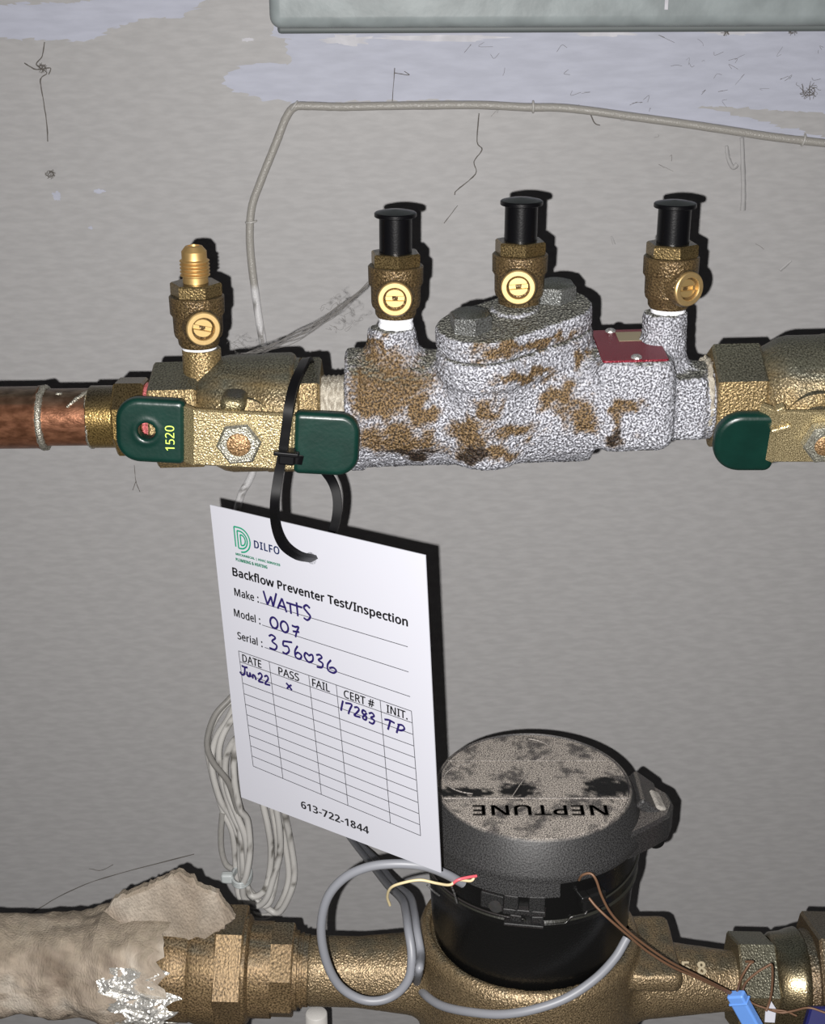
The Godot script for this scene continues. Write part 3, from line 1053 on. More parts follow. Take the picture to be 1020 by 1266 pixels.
# ---------------------------------------------------------------- test cocks
func make_cock(at: Vector3, label: String, yaw: float, capped: bool, screw_turn: float) -> Node3D:
	var t := thing("test_cock", label, "valve", at, "brass test cocks on the backflow preventer")
	t.rotation.y = yaw
	var br := dusty(lin(122, 102, 72), lin(104, 98, 82), 0.75, 1.1, 0.35)
	var brt := dusty(lin(164, 142, 100), lin(112, 106, 90), 0.75, 1.05, 0.2)
	var g := Geo.new()
	g.lathe(Transform3D(), [Vector2(6.0, -1.2), Vector2(6.1, 0.2), Vector2(5.7, 1.2), Vector2(6.0, 2.0), Vector2(5.8, 3.0)], 36)
	part(g, "thread_tape", M.thread_tape, t, null, "white thread tape")
	g = Geo.new()
	g.lathe(Transform3D(), [Vector2(4.0, 2.7), Vector2(6.3, 2.8), Vector2(7.0, 3.8), Vector2(7.2, 5.6), Vector2(8.1, 6.6), Vector2(8.4, 8.0), Vector2(8.5, 13.4), Vector2(9.3, 14.6), Vector2(9.4, 20.2), Vector2(9.0, 20.6), Vector2(5.0, 20.6)], 56, 0.8)
	g.lathe(along_z(Vector3(0, 11.3, 0)), [Vector2(6.6, 0), Vector2(6.4, 9.0), Vector2(5.9, 9.9)], 40)
	part(g, "body", M.cast_bronze, t, br)
	g = Geo.new()
	g.lathe(along_z(Vector3(0, 11.3, 0)), [Vector2(5.9, 9.0), Vector2(5.75, 10.6), Vector2(5.4, 10.9), Vector2(4.0, 10.9), Vector2(3.8, 10.6), Vector2(3.8, 5.5), Vector2(0.01, 5.5)], 48, 0.9)
	part(g, "port_ring", M.machined_brass, t, flat(lin(192, 164, 114)))
	g = Geo.new()
	var sf := Transform3D(Basis(Vector3(0, 0, 1), screw_turn), Vector3(0, 11.3, 0))
	for s in [-1.0, 1.0]:
		var half := PackedVector2Array()
		for i in 17:
			var an: float = PI * i / 16.0
			half.append(Vector2(cos(an) * 3.2, s * (0.7 + sin(an) * 2.45)))
		g.prism(sf, half, 5.4, 9.6, 0.2)
	g.lathe(along_z(Vector3(0, 11.3, 0)), [Vector2(3.2, 5.4), Vector2(3.2, 8.4), Vector2(0.01, 8.4)], 32)
	part(g, "screw", M.machined_brass, t, flat(lin(196, 168, 114)))
	g = Geo.new()
	var up := Transform3D(Basis(Vector3(1, 0, 0), -PI / 2), Vector3.ZERO)
	g.prism(up * Transform3D(Basis(Vector3(0, 0, 1), -yaw), Vector3()), regular(6, 8.9, deg_to_rad(30.0 + (8.0 if capped else 28.0))), 20.4, 25.0, 0.5)
	part(g, "hex_collar", M.brass, t, brt)
	g = Geo.new()
	if capped:
		g.lathe(Transform3D(), [Vector2(5.5, 24.6), Vector2(5.5, 36.6), Vector2(6.9, 36.8), Vector2(7.1, 37.0), Vector2(7.1, 38.0), Vector2(6.8, 38.3), Vector2(4.2, 38.9), Vector2(0.01, 39.3)], 48, 0.85)
		part(g, "cap", M.black_cap, t, null, "black plastic cap")
	else:
		var prof := [Vector2(4.3, 24.8), Vector2(4.3, 27.0)]
		var h := 27.0
		while h < 33.0:
			prof.append_array([Vector2(4.3, h), Vector2(5.05, h + 0.45), Vector2(5.05, h + 0.7), Vector2(4.3, h + 1.15)])
			h += 1.2
		prof.append_array([Vector2(4.25, 33.4), Vector2(4.25, 35.6), Vector2(2.9, 37.3), Vector2(1.9, 37.5), Vector2(1.7, 34.0)])
		g.lathe(Transform3D(), prof, 48, 0.8)
		part(g, "flare_thread", M.machined_brass, t, flat(lin(190, 158, 104)))
	return t


func build_test_cocks() -> void:
	make_cock(pt(247, 437), "uncapped brass test cock with bare threaded tip on the left valve", deg_to_rad(18.0), false, -0.25)
	make_cock(pt(489.5, 401), "black capped brass test cock on the crusted boss left of the bolted cover", deg_to_rad(-1.0), true, 0.0)
	make_cock(pt(641, 387), "black capped brass test cock standing on the bolted cover", deg_to_rad(-6.0), true, 0.1)
	make_cock(pt(825.5, 390), "black capped brass test cock turned aside beside the red plate", deg_to_rad(28.0), true, 0.0)


# ---------------------------------------------------------------- lower line
func low_y(x: float) -> float:
	return -242.5 - 0.03 * x

func build_lower_pipes() -> void:
	var rust := dusty(lin(140, 118, 88), lin(108, 104, 92), 0.75, 1.15, 0.4)
	var tilt := deg_to_rad(-1.7)
	# lagged pipe
	var org := Vector3(-150, low_y(-150), PIPE_Z)
	var t := thing("lagged_pipe", "pipe wrapped in torn dusty plaster lagging at the lower left", "pipe", org)
	var lag := func(p: Vector3, n: Vector3) -> Color:
		var k := noise_c.get_noise_3dv(p * 1.4)
		var c := lin(150, 138, 124).lerp(lin(104, 92, 80), smoothstep(0.05, 0.5, k) * 0.8)
		c = c.lerp(lin(184, 176, 164), smoothstep(0.12, 0.45, -k) * 0.6)
		c = c.lerp(lin(132, 122, 108), smoothstep(0.55, 0.9, n.y) * 0.8)
		var m := 1.0 + noise_b.get_noise_3dv(p) * 0.2
		return Color(c.r * m, c.g * m, c.b * m)
	var g := Geo.new()
	var prof := []
	for i in 61:
		var x := -110.0 + i * 2.8
		var r := 20.6 if x < 12.0 else lerpf(20.6, 25.6, smoothstep(12.0, 26.0, x))
		if x > 52.0:
			r -= (x - 52.0) * 0.25
		prof.append(Vector2(r, x))
		if x > 49:
			break
	var first := g.v.size()
	g.lathe(along_x(Vector3.ZERO, tilt), prof, 90, 0.2)
	for i in range(first, g.v.size()):
		g.v[i] += g.n[i] * (noise_c.get_noise_3dv(g.v[i]) * 3.4 + noise_a.get_noise_3dv(g.v[i]) * 0.7)
		if g.v[i].x > 38.0:
			g.v[i].x += noise_a.get_noise_2d(g.v[i].y * 1.2, g.v[i].z * 1.2) * 5.0
	g.smooth_normals(first, 0)
	part(g, "lagging", M.lagging, t, lag)
	# the torn flap that stands up beside the nut
	g = Geo.new()
	var edge := [Vector2(128, 1133), Vector2(150, 1112), Vector2(180, 1101), Vector2(200, 1094), Vector2(216, 1085), Vector2(235, 1096), Vector2(258, 1108), Vector2(276, 1120), Vector2(291, 1134), Vector2(268, 1150), Vector2(246, 1162), Vector2(222, 1180), Vector2(190, 1172)]
	var f0 := g.v.size()
	for k in 2:
		for i in edge.size():
			pass
	var poly := PackedVector2Array()
	for i in edge.size():
		var a := pt(edge[i].x, edge[i].y, PIPE_Z + 4.0)
		var b := pt(edge[(i + 1) % edge.size()].x, edge[(i + 1) % edge.size()].y, PIPE_Z + 4.0)
		for j in 6:
			var q := a.lerp(b, j / 6.0) - org
			poly.append(Vector2(q.x, q.y) + Vector2(noise_a.get_noise_2d(q.x * 4, q.y * 4), noise_a.get_noise_2d(q.y * 4, q.x * 4 + 50)) * 1.3)
	g.prism(Transform3D(Basis(), Vector3(0, 0, 1.0)), poly, -2.0, 2.2, 0.7, 0.3)
	for i in range(f0, g.v.size()):
		g.v[i].z += noise_c.get_noise_2d(g.v[i].x * 2.0, g.v[i].y * 2.0) * 6.0 - (g.v[i].y - 30.0) * 0.25
	part(g, "torn_flap", M.lagging, t, lag)
	# crumpled foil facing and the brass band under it
	g = Geo.new()
	f0 = g.v.size()
	prof = []
	for i in 14:
		prof.append(Vector2(26.6 - 0.12 * i, 30.0 + i * 1.6))
	g.lathe(along_x(Vector3.ZERO, tilt), prof, 90, 0.1, deg_to_rad(-38), deg_to_rad(120))
	for i in range(f0, g.v.size()):
		var p3 := g.v[i]
		g.v[i] += g.n[i] * (noise_a.get_noise_3dv(p3 * 1.1) * 2.6 + noise_c.get_noise_3dv(p3 * 2.5) * 3.0 - 0.3)
		g.v[i].x += noise_c.get_noise_2d(p3.y * 2.2, p3.z * 2.2) * 13.0 + noise_a.get_noise_2d(p3.y * 1.3, p3.z * 1.3) * 2.0 - 1.0
	g.smooth_normals(f0, 0)
	part(g, "foil_facing", M.foil, t, null, "crumpled silver foil")
	g = Geo.new()
	g.lathe(along_x(Vector3.ZERO, tilt), [Vector2(17.0, 40), Vector2(21.5, 45), Vector2(21.8, 58), Vector2(20.6, 59.5), Vector2(20.6, 62.5), Vector2(15, 63)], 64)
	part(g, "brass_band", M.worn_brass, t, rust)

	# left union
	var un := Vector3(-80, low_y(-80), PIPE_Z)
	t = thing("pipe_union", "brass hex union nut between the lagged pipe and the meter", "fitting", un, "pipe unions beside the meter")
	var xf := along_x(Vector3.ZERO, tilt)
	var hx := Transform3D(xf.basis * Basis(Vector3(1, 0, 0), -PI / 2), Vector3.ZERO)
	g = Geo.new()
	# a facet looks straight up at the lens (40 degrees)
	g.prism(hx, regular(6, 25.6, deg_to_rad(20.0)), -0.5, 11.0, 0.6)
	g.lathe(xf, [Vector2(18.0, -14.0), Vector2(21.0, -12.5), Vector2(22.2, -9.0), Vector2(22.6, 0.0)], 64)
	part(g, "union_nut", M.worn_brass, t, rust)
	g = Geo.new()
	g.lathe(xf, [Vector2(20.3, -16.5), Vector2(20.5, -12.0)], 40)
	part(g, "sealant_ring", M.pink_paste, t, null, "traces of pink sealant")
	g = Geo.new()
	g.lathe(xf, [Vector2(22.0, 10.5), Vector2(22.0, 12.0), Vector2(20.5, 13.0), Vector2(19.4, 13.3), Vector2(19.4, 22.0)], 64)
	g.prism(hx, regular(8, 19.4, 0.35), 14.0, 31.0, 0.6)
	g.lathe(xf, [Vector2(16.0, 30.8), Vector2(16.0, 32.6), Vector2(14.8, 32.8), Vector2(14.8, 33.6), Vector2(15.2, 33.8), Vector2(15.2, 34.6), Vector2(14.6, 34.8), Vector2(14.6, 37.0)], 48)
	part(g, "collar", M.worn_brass, t, rust)

	# right union and the fitting beyond it
	var ur := Vector3(134, low_y(134) - 1.0, PIPE_Z)
	t = thing("pipe_union", "brass hex union right of the meter with a shiny ring edge", "fitting", ur, "pipe unions beside the meter")
	var grey := dusty(lin(142, 128, 100), lin(118, 118, 104), 0.45, 1.0, 0.3)
	g = Geo.new()
	g.prism(hx, regular(6, 21.5, 0.1), -1.0, 14.5, 0.8)
	part(g, "union_nut", M.cast_bronze, t, grey)
	g = Geo.new()
	g.lathe(xf, [Vector2(19.0, 14.0), Vector2(20.8, 15.5), Vector2(21.4, 20.0), Vector2(22.6, 23.0), Vector2(23.2, 25.5), Vector2(22.6, 26.6), Vector2(19, 27)], 64)
	part(g, "ring", M.brass, t, grey)
	t = thing("pipe_fitting", "larger brass hex fitting at the lower right frame edge", "fitting", Vector3(166, low_y(166), PIPE_Z))
	g = Geo.new()
	g.prism(hx, regular(6, 29.0, 0.25), -2.0, 22.0, 1.0)
	g.lathe(xf, [Vector2(21.0, -6.0), Vector2(22.0, -1.5)], 48)
	part(g, "hex_nut", M.cast_bronze, t, dusty(lin(118, 100, 76), lin(100, 98, 88), 0.6, 1.0, 0.3))
	g = Geo.new()
	g.lathe(xf, [Vector2(20.0, 21.0), Vector2(20.0, 90.0)], 48)
	part(g, "pipe_end", M.cast_bronze, t, dusty(lin(118, 100, 76), lin(100, 98, 88), 0.6, 1.0, 0.3))
	# pale conduit end below the inlet
	var cp := pt(391, 1252, 150)
	g = Geo.new()
	g.lathe(Transform3D(Basis(), Vector3(0, 0, 0)), [Vector2(5.2, -140), Vector2(5.2, -0.6), Vector2(4.6, 0), Vector2(0.01, 0.0)], 32)
	var o := part(g, "conduit", M.pale_conduit)
	o.position = cp * MM
	tag(o, "pale grey conduit end under the meter inlet", "conduit")


# ---------------------------------------------------------------- water meter
func build_meter() -> void:
	var ax := Vector3(47.5, 0, PIPE_Z)
	var org := Vector3(ax.x, -270, PIPE_Z)
	var up := Transform3D(Basis(), Vector3(0, 270, 0))
	var t := thing("water_meter", "brass water meter with a dusty black round lid", "meter", org)
	var bz := dusty(lin(156, 136, 106), lin(122, 114, 96), 0.75, 1.15, 0.3)
	var tl := deg_to_rad(-1.7)
	var f := func(w: Vector3) -> float:
		var p := w + Vector3(0, 270, 0)   # y now 0 where the world's zero is
		p.y -= 270.0
		var q := w - Vector3(0, 26.0, 0)
		# case
		var d := cyl_y(w, 2.0, 53.5, 45.0, 6.0)
		d = maxf(d, -cyl_y(w, 49.0, 80.0, 40.0, 0.5))
		var s := q.rotated(Vector3(0, 0, 1), -tl)
		# inlet, outlet: cones into the case
		var rl := lerpf(17.5, 14.2, clampf((-s.x - 40.0) / 30.0, 0.0, 1.0))
		var rr := lerpf(17.0, 12.4, clampf((s.x - 42.0) / 40.0, 0.0, 1.0))
		d = smin(d, cyl_x(s, -91.0, 0.0, rl, 0.8), 6.0)
		d = smin(d, cyl_x(s, 0.0, 90.0, rr, 0.8), 6.0)
		# lug on the right of the case
		d = smin(d, box_d(w - Vector3(49.5, 41.0, 4.0), Vector3(10.5, 4.6, 20.0), 3.5), 2.5)
		return d
	var g := Geo.new()
	g.field(f, Vector3(-98, -6, -50), Vector3(98, 60, 50), 1.3, func(p: Vector3, _n: Vector3) -> float: return noise_b.get_noise_3dv(p) * 0.12)
	part(g, "main_case", M.cast_bronze, t, bz)
	# raised size marks on the outlet
	for k in 2:
		var ang := deg_to_rad(48.0)
		var r0 := 16.2
		var mx := 62.0 + k * 6.4
		text_part("58"[k], "raised_mark", M.plate_tan, t, Transform3D(Basis(Vector3(1, 0, 0), -ang), Vector3(mx, 25.0 + sin(ang) * r0 - 1.5, cos(ang) * r0)), 3.6, 5.2, true, 0.8)
	# register body
	var blk := func(p: Vector3, n: Vector3) -> Color:
		var d2 := clampf(n.y, 0.0, 1.0) * 0.6
		var c := lin(15, 15, 17).lerp(lin(62, 60, 56), d2)
		return c
	g = Geo.new()
	g.lathe(up, [Vector2(36.0, -222), Vector2(38.6, -219), Vector2(39.6, -212), Vector2(41.0, -187.5), Vector2(42.0, -186.6), Vector2(42.4, -184.4), Vector2(41.7, -183.6), Vector2(42.0, -163.0), Vector2(38.0, -161.0)], 96, 0.8)
	part(g, "register_body", M.black_plastic, t, blk)
	# wavy ledge round the body
	g = Geo.new()
	var led := []
	for i in 61:
		var an := deg_to_rad(lerpf(-80.0, 85.0, i / 60.0))
		var y := -181.0 + (3.2 if an > 0.45 else (-2.2 if an > -0.12 and an < 0.25 else 0.0)) + 2.0 * smoothstep(0.4, 1.4, an)
		led.append(up * Vector3(sin(an) * 42.1, y - 2.0, cos(an) * 42.1))
	g.tube(led, 0.55, 6, false, 2)
	part(g, "ledge", M.black_plastic, t, blk)
	# lid
	var dustc := func(p: Vector3, n: Vector3) -> Color:
		var k := noise_c.get_noise_2d(p.x * 1.6, p.z * 1.6) * 0.7 + noise_a.get_noise_2d(p.x * 2.0, p.z * 2.0) * 0.45
		var dn := lin(178, 170, 160).lerp(lin(100, 96, 92), smoothstep(-0.05, 0.35, k))
		var wet := 0.0
		for q in [[76.0, 213.0, 9.0, 7.0], [41.0, 215.0, 8.0, 5.0], [20.0, 216.0, 12.0, 3.5]]:
			var d3 := Vector2((p.x - q[0]) / q[2], (p.z - q[1]) / q[3]).length() + noise_a.get_noise_3dv(p * 2.0) * 0.7
			wet = maxf(wet, smoothstep(1.15, 0.75, d3))
		var c := dn.lerp(lin(20, 20, 21), wet)
		return lin(60, 59, 60).lerp(c, smoothstep(0.55, 0.95, n.y))
	g = Geo.new()
	var top := []
	for i in 30:
		top.append(Vector2(36.7 - i * 1.26, -150.75))
	g.lathe(up, top + [Vector2(0.01, -150.75)], 160, 0.75)
	g.lathe(up, [Vector2(41.0, -166.2), Vector2(43.6, -166.0), Vector2(43.9, -165.2), Vector2(43.4, -162.6), Vector2(39.2, -153.0), Vector2(38.4, -151.4), Vector2(37.9, -150.5), Vector2(37.2, -150.2), Vector2(36.7, -150.8)], 96, 0.75)
	# apron that hangs lower at the front left
	g.lathe(up, [Vector2(43.0, -171.5), Vector2(44.3, -171.5), Vector2(44.3, -170.8), Vector2(43.6, -164.5)], 40, 0.75, deg_to_rad(-95), deg_to_rad(9))
	var lid := part(g, "lid", M.lid_plastic, t, dustc, "dusty black lid")
	# seams on the lid top: a straight hinge line and a moulded finger pad
	g = Geo.new()
	g.rbox(up * Transform3D(Basis(), Vector3(0, -150.5, 10.5)), Vector3(71, 0.5, 0.6), 0.1, 1)
	g.rbox(up * Transform3D(Basis(), Vector3(-2, -150.55, -16.5)), Vector3(64, 0.3, 0.45), 0.1, 1)
	g.tube([up * Vector3(-9, -150.5, 9), up * Vector3(-5, -150.5, 0), up * Vector3(-1, -150.5, -8)], 0.25, 5)
	var pad := []
	for i in 20:
		var an := deg_to_rad(100.0 + 160.0 * i / 19.0)
		pad.append(up * Vector3(-22.0 + cos(an) * 13.0, -150.55, -3.5 - sin(an) * 11.0))
	g.tube(pad, 0.3, 5, false, 2)
	pad = []
	for i in 20:
		var an := deg_to_rad(-70.0 + 130.0 * i / 19.0)
		pad.append(up * Vector3(-4.0 + cos(an) * 13.0, -150.55, -25.0 + sin(an) * 9.0))
	g.tube(pad, 0.3, 5, false, 2)
	part(g, "lid_seam", M.lid_plastic, lid, flat(lin(160, 154, 147)))
	# maker's name, moulded so that it reads from behind the meter
	var nm := text_part("NEPTUNE", "moulded_name", M.moulded_dark, lid, Transform3D(Basis(Vector3(0, 1, 0), PI) * Basis(Vector3(1, 0, 0), -PI / 2), up * Vector3(26.5, -150.62, 15.2)), 51.0, 6.6, false, 0.35, 0.2)
	nm.set_meta("label", "dark moulded letters")
	# hinge at the right
	g = Geo.new()
	var hp := PackedVector2Array([Vector2(34, 22), Vector2(45, 14), Vector2(52, 8), Vector2(55, 0), Vector2(54, -8), Vector2(48, -15), Vector2(26, -33), Vector2(22, -20)])
	var hxf := up * Transform3D(Basis(Vector3(1, 0, 0), PI / 2), Vector3(0, 0, 2))
	g.prism(hxf, hp, 158.5, 170.5, 1.2, 0.6)
	g.rbox(up * Transform3D(Basis(Vector3(0, 0, 1), deg_to_rad(-38)), Vector3(44.5, -158.0, -3)), Vector3(11, 5, 22), 1.5, 3)
	part(g, "hinge", M.lid_plastic, t, dusty(lin(58, 57, 57), lin(104, 100, 95), 0.6, 1.0))
	g = Geo.new()
	g.rbox(up * Transform3D(Basis(Vector3(0, 0, 1), deg_to_rad(-30)) * Basis(Vector3(0, 1, 0), 0.15), Vector3(48.6, -157.6, 1.5)), Vector3(4.6, 2.4, 11.0), 1.0, 3)
	part(g, "hinge_pocket", M.lagging, t, flat(lin(150, 146, 140)), "pale dust packed in the hinge")
	g = Geo.new()
	g.lathe(up * Transform3D(Basis(Vector3(1, 0, 0), PI / 2), Vector3(48.0, -172.0, -3.0)), [Vector2(0.01, -11), Vector2(3.4, -11), Vector2(3.4, 11), Vector2(0.01, 11)], 24)
	part(g, "hinge_pin", M.black_plastic, t, blk)
	# latch and terminal pieces under the apron
	var around := func(deg: float, y: float, rad: float) -> Transform3D:
		var an := deg_to_rad(deg)
		return up * Transform3D(Basis(Vector3(0, 1, 0), an), Vector3(sin(an) * rad, y, cos(an) * rad))
	g = Geo.new()
	for q in [[-14.5, -175.5, 5.5, 8.0], [-2.0, -175.5, 6.0, 9.0], [-8.0, -178.5, 16.0, 2.4], [-12.0, -181.5, 4.5, 3.2], [-1.5, -181.5, 4.5, 3.2], [-24.0, -176.0, 9.0, 7.0]]:
		g.rbox(around.call(q[0], q[1], 42.6), Vector3(q[2], q[3], 3.6), 0.5, 2)
	g.rbox(around.call(-8.0, -184.3, 42.4), Vector3(15.0, 1.4, 4.4), 0.5, 2)
	part(g, "latch", M.lid_plastic, t, flat(lin(40, 39, 39)))
	g = Geo.new()
	g.lathe(around.call(-22.0, -177.5, 43.8) * Transform3D(Basis(Vector3(1, 0, 0), PI / 2), Vector3.ZERO), [Vector2(2.8, -1), Vector2(2.6, 1.0), Vector2(0.01, 1.3)], 20)
	part(g, "terminal_screw", M.black_plastic, t, flat(lin(52, 51, 50)))
	g = Geo.new()
	g.rbox(around.call(27.0, -176.0, 43.0), Vector3(10.0, 7.0, 5.0), 1.2, 3)
	g.rbox(around.call(21.5, -173.5, 43.5), Vector3(4.0, 2.6, 5.0), 0.8, 2)
	part(g, "seal_clip", M.black_plastic, t, flat(lin(24, 24, 25)))


# ---------------------------------------------------------------- the tag
func build_tag() -> void:
	var tl := Vector3(-70.6, -26.9, 225.5)
	var u := Vector3(0.818, 0.0415, 0.573).normalized()
	var y := Vector3(-0.0427, 0.99905, -0.0037)
	var b := xform(Vector3.ZERO, u, y).basis
	var t := thing("inspection_tag", "white card inspection tag hanging from the black cable tie", "tag", tl)
	t.basis = b
	var w := 91.3
	var h := 119.3
	# card with a punched hole
	var g := Geo.new()
	var outer := PackedVector2Array([Vector2(0, 0), Vector2(w, 0), Vector2(w + 0.3, -h), Vector2(0.2, -h)])
	var hole := Vector2(44.3, -11.0)
	var ring := PackedVector2Array()
	for i in 25:
		ring.append(hole + Vector2.from_angle(PI / 2 - TAU * i / 24.0) * 2.2)
	var poly := PackedVector2Array([outer[0], Vector2(44.3, 0)])
	poly.append_array(ring)
	poly.append_array(PackedVector2Array([Vector2(44.302, 0), outer[1], outer[2], outer[3]]))
	g.prism(Transform3D(), poly, -0.22, 0.22, 0.0, 2.0)
	part(g, "card", M.card, t)
	var Z := 0.2
	var place := func(uu: float, vv: float, slope: float) -> Transform3D:
		return Transform3D(Basis(Vector3(0, 0, 1), -atan(slope)), Vector3(uu, -vv, Z))
	text_part("Backflow Preventer Test/Inspection", "heading_text", M.print_black, t, place.call(7.6, 26.3, 0.021), 75.4, 4.3, false, 0.06, 0.15)
	text_part("Make :", "field_label", M.print_black, t, place.call(7.5, 33.2, 0.02), 11.2, 3.2, false, 0.06, 0.09)
	text_part("Model :", "field_label", M.print_black, t, place.call(6.3, 41.6, 0.025), 12.2, 3.2, false, 0.06, 0.09)
	text_part("Serial :", "field_label", M.print_black, t, place.call(6.8, 50.6, 0.03), 11.7, 3.2, false, 0.06, 0.09)
	text_part("613-722-1844", "phone_number", M.print_black, t, place.call(30.1, 113.9, 0.016), 31.0, 3.2, true)
	text_part("DILFO", "company_name", M.logo_navy, t, place.call(19.0, 12.4, 0.03), 11.4, 3.0, true)
	text_part("MECHANICAL | HVAC SERVICES", "company_line", M.logo_green, t, place.call(10.0, 17.2, 0.0), 20.2, 1.15, true, 0.06, 0.05)
	text_part("PLUMBING & HEATING", "company_line", M.logo_green, t, place.call(9.8, 19.2, 0.0), 14.4, 1.15, true, 0.06, 0.05)
	# lines
	g = Geo.new()
	var line := func(a: Vector2, c: Vector2, wd: float) -> void:
		var d := c - a
		g.rbox(Transform3D(Basis(Vector3(0, 0, 1), atan2(-d.y, d.x)), Vector3((a.x + c.x) / 2, -(a.y + c.y) / 2, Z)), Vector3(d.length(), wd, 0.1), 0.0, 1)
	line.call(Vector2(19.2, 33.2), Vector2(82.6, 34.4), 0.26)
	line.call(Vector2(19.3, 41.9), Vector2(82.4, 43.7), 0.26)
	line.call(Vector2(19.5, 50.7), Vector2(82.5, 52.9), 0.26)
	var A := Vector2(6.6, 55.4)
	var B := Vector2(82.7, 58.3)
	var C := Vector2(83.8, 106.9)
	var D := Vector2(8.1, 103.1)
	for i in 12:
		line.call(A.lerp(D, i / 11.0), B.lerp(C, i / 11.0), 0.27)
	var cols := [0.0, 0.189, 0.426, 0.585, 0.831, 1.0]
	for c in cols:
		line.call(A.lerp(B, c), D.lerp(C, c), 0.27)
	part(g, "ruled_lines", M.print_grey, t)
	var heads := ["DATE", "PASS", "FAIL", "CERT #", "INIT."]
	var at := [[8.1, 59.3, 8.9], [25.0, 60.0, 9.3], [40.3, 60.5, 7.7], [54.2, 61.1, 12.9], [72.3, 61.8, 8.6]]
	for i in 5:
		text_part(heads[i], "column_heading", M.print_black, t, place.call(at[i][0], at[i][1], 0.036), at[i][2], 3.0, false, 0.06, 0.09)
	# the mark: nested letter D
	g = Geo.new()
	var ink := func(g: Geo, list: Array, wd: float, sub := 5) -> void:
		var pp := []
		for q in list:
			pp.append(Vector3(q.x, -q.y, 0.0))
		var f0 := g.v.size()
		if sub == 1:
			for k in pp.size() - 1:
				g.tube([pp[k], pp[k + 1]], wd * 0.5, 6, false, 1)
		else:
			g.tube(pp, wd * 0.5, 6, false, sub)
		for i in range(f0, g.v.size()):
			g.v[i].z = g.v[i].z * 0.12 + Z + 0.04
			g.n[i] = Vector3(0, 0, 1) if g.n[i].z >= 0.0 else Vector3(0, 0, -1)
	for k in 3:
		var i0 := k * 1.3
		var x0 := 10.4 + i0
		var y0 := 6.1 + i0
		var y1 := 15.3 - i0
		var rx := 6.9 - i0 * 2.0
		var ry := (y1 - y0) / 2
		var lst := [Vector2(x0, y1 - (1.6 if k == 0 else 0.0)), Vector2(x0, y0)]
		var arc := []
		for j in 15:
			var an := -PI / 2 + PI * j / 14.0
			arc.append(Vector2(x0 + maxf(rx - ry, 0.4) + cos(an) * minf(ry, rx), (y0 + y1) / 2 + sin(an) * ry))
		ink.call(g, lst + arc, 0.62, 1)
		if k > 0:
			ink.call(g, [arc[14], Vector2(x0, y1)], 0.62, 1)
	part(g, "logo_mark", M.logo_green, t)
	# handwriting
	g = Geo.new()
	var S := 0.9
	for q in [[21.4, 28.2, 22.7, 33.2, 24.7, 29.6, 25.3, 33.4, 27.3, 27.8], [27.3, 33.6, 29.7, 29.2, 31.3, 34.1], [28.2, 32.2, 31.2, 32.5], [33.2, 30.2, 33.3, 34.2], [36.2, 29.2, 36.3, 34.4], [31.6, 30.3, 38.6, 30.6]]:
		var l := []
		for i in range(0, q.size(), 2):
			l.append(Vector2(q[i], q[i + 1]))
		ink.call(g, l, S, 1)
	for q in [[42.0, 30.0, 40.6, 29.2, 39.3, 30.4, 40.6, 31.8, 41.9, 33.2, 40.5, 34.9, 38.9, 34.4],
			[33.2, 38.7, 34.6, 38.9, 36.2, 38.6, 35.2, 40.6, 34.4, 42.9], [33.4, 40.9, 36.3, 40.5],
			[22.0, 45.6, 23.4, 44.8, 25.0, 45.6, 23.3, 47.3, 25.3, 48.5, 24.4, 50.3, 21.8, 50.3],
			[28.6, 45.9, 28.4, 47.7, 30.4, 47.6, 30.9, 49.2, 29.4, 50.7, 27.8, 50.4], [28.6, 45.9, 32.6, 45.4],
			[35.0, 46.2, 33.6, 48.6, 33.8, 50.9, 35.6, 51.1, 36.4, 49.6, 34.9, 48.8, 33.7, 49.8],
			[39.6, 48.4, 38.4, 48.0, 37.8, 49.6, 39.4, 51.3, 41.4, 50.2, 41.4, 48.0, 39.6, 48.8],
			[43.2, 47.6, 44.8, 47.1, 45.6, 48.0, 44.0, 49.3, 45.8, 50.2, 45.2, 51.9, 43.0, 52.2],
			[49.6, 47.9, 48.0, 50.0, 48.0, 52.2, 50.2, 52.7, 51.6, 51.5, 50.4, 50.6, 48.6, 51.2],
			[7.4, 61.2, 8.9, 61.4, 10.2, 61.2], [8.9, 61.4, 8.4, 64.2, 7.2, 64.9, 6.2, 64.0],
			[9.7, 63.0, 9.8, 64.6, 10.8, 64.6, 11.2, 63.1, 11.4, 64.8], [12.3, 65.1, 12.4, 63.7, 13.4, 63.8, 13.8, 65.3],
			[15.0, 62.7, 16.2, 61.9, 16.9, 62.9, 15.9, 64.4, 15.0, 65.5, 17.3, 65.4], [18.0, 62.8, 19.2, 62.1, 19.8, 63.1, 18.9, 64.5, 18.0, 65.7, 20.4, 65.6],
			[28.2, 62.6, 29.4, 63.6, 30.6, 64.8], [30.6, 62.8, 29.4, 63.6, 28.4, 64.8],
			[53.6, 62.6, 53.0, 64.6, 52.4, 66.8], [54.6, 63.2, 56.4, 62.9, 57.4, 63.2, 56.4, 65.2, 55.6, 67.2],
			[58.4, 63.8, 59.8, 63.4, 60.4, 64.2, 59.2, 65.8, 58.2, 67.0, 60.8, 67.0],
			[63.4, 64.2, 62.2, 63.8, 61.8, 65.0, 63.4, 66.0, 63.0, 67.4, 61.8, 66.9, 62.8, 65.4, 63.8, 64.6],
			[64.6, 64.4, 66.0, 63.8, 66.8, 64.8, 65.4, 65.8, 66.8, 66.6, 66.0, 68.0, 64.4, 67.8],
			[71.2, 64.8, 73.2, 64.5, 75.4, 65.0], [73.6, 64.7, 73.0, 66.6, 72.4, 68.4], [76.0, 68.6, 76.6, 66.8, 77.2, 65.0], [76.6, 65.2, 78.6, 64.9, 79.4, 66.0, 78.2, 67.0, 76.4, 67.2]]:
		var l := []
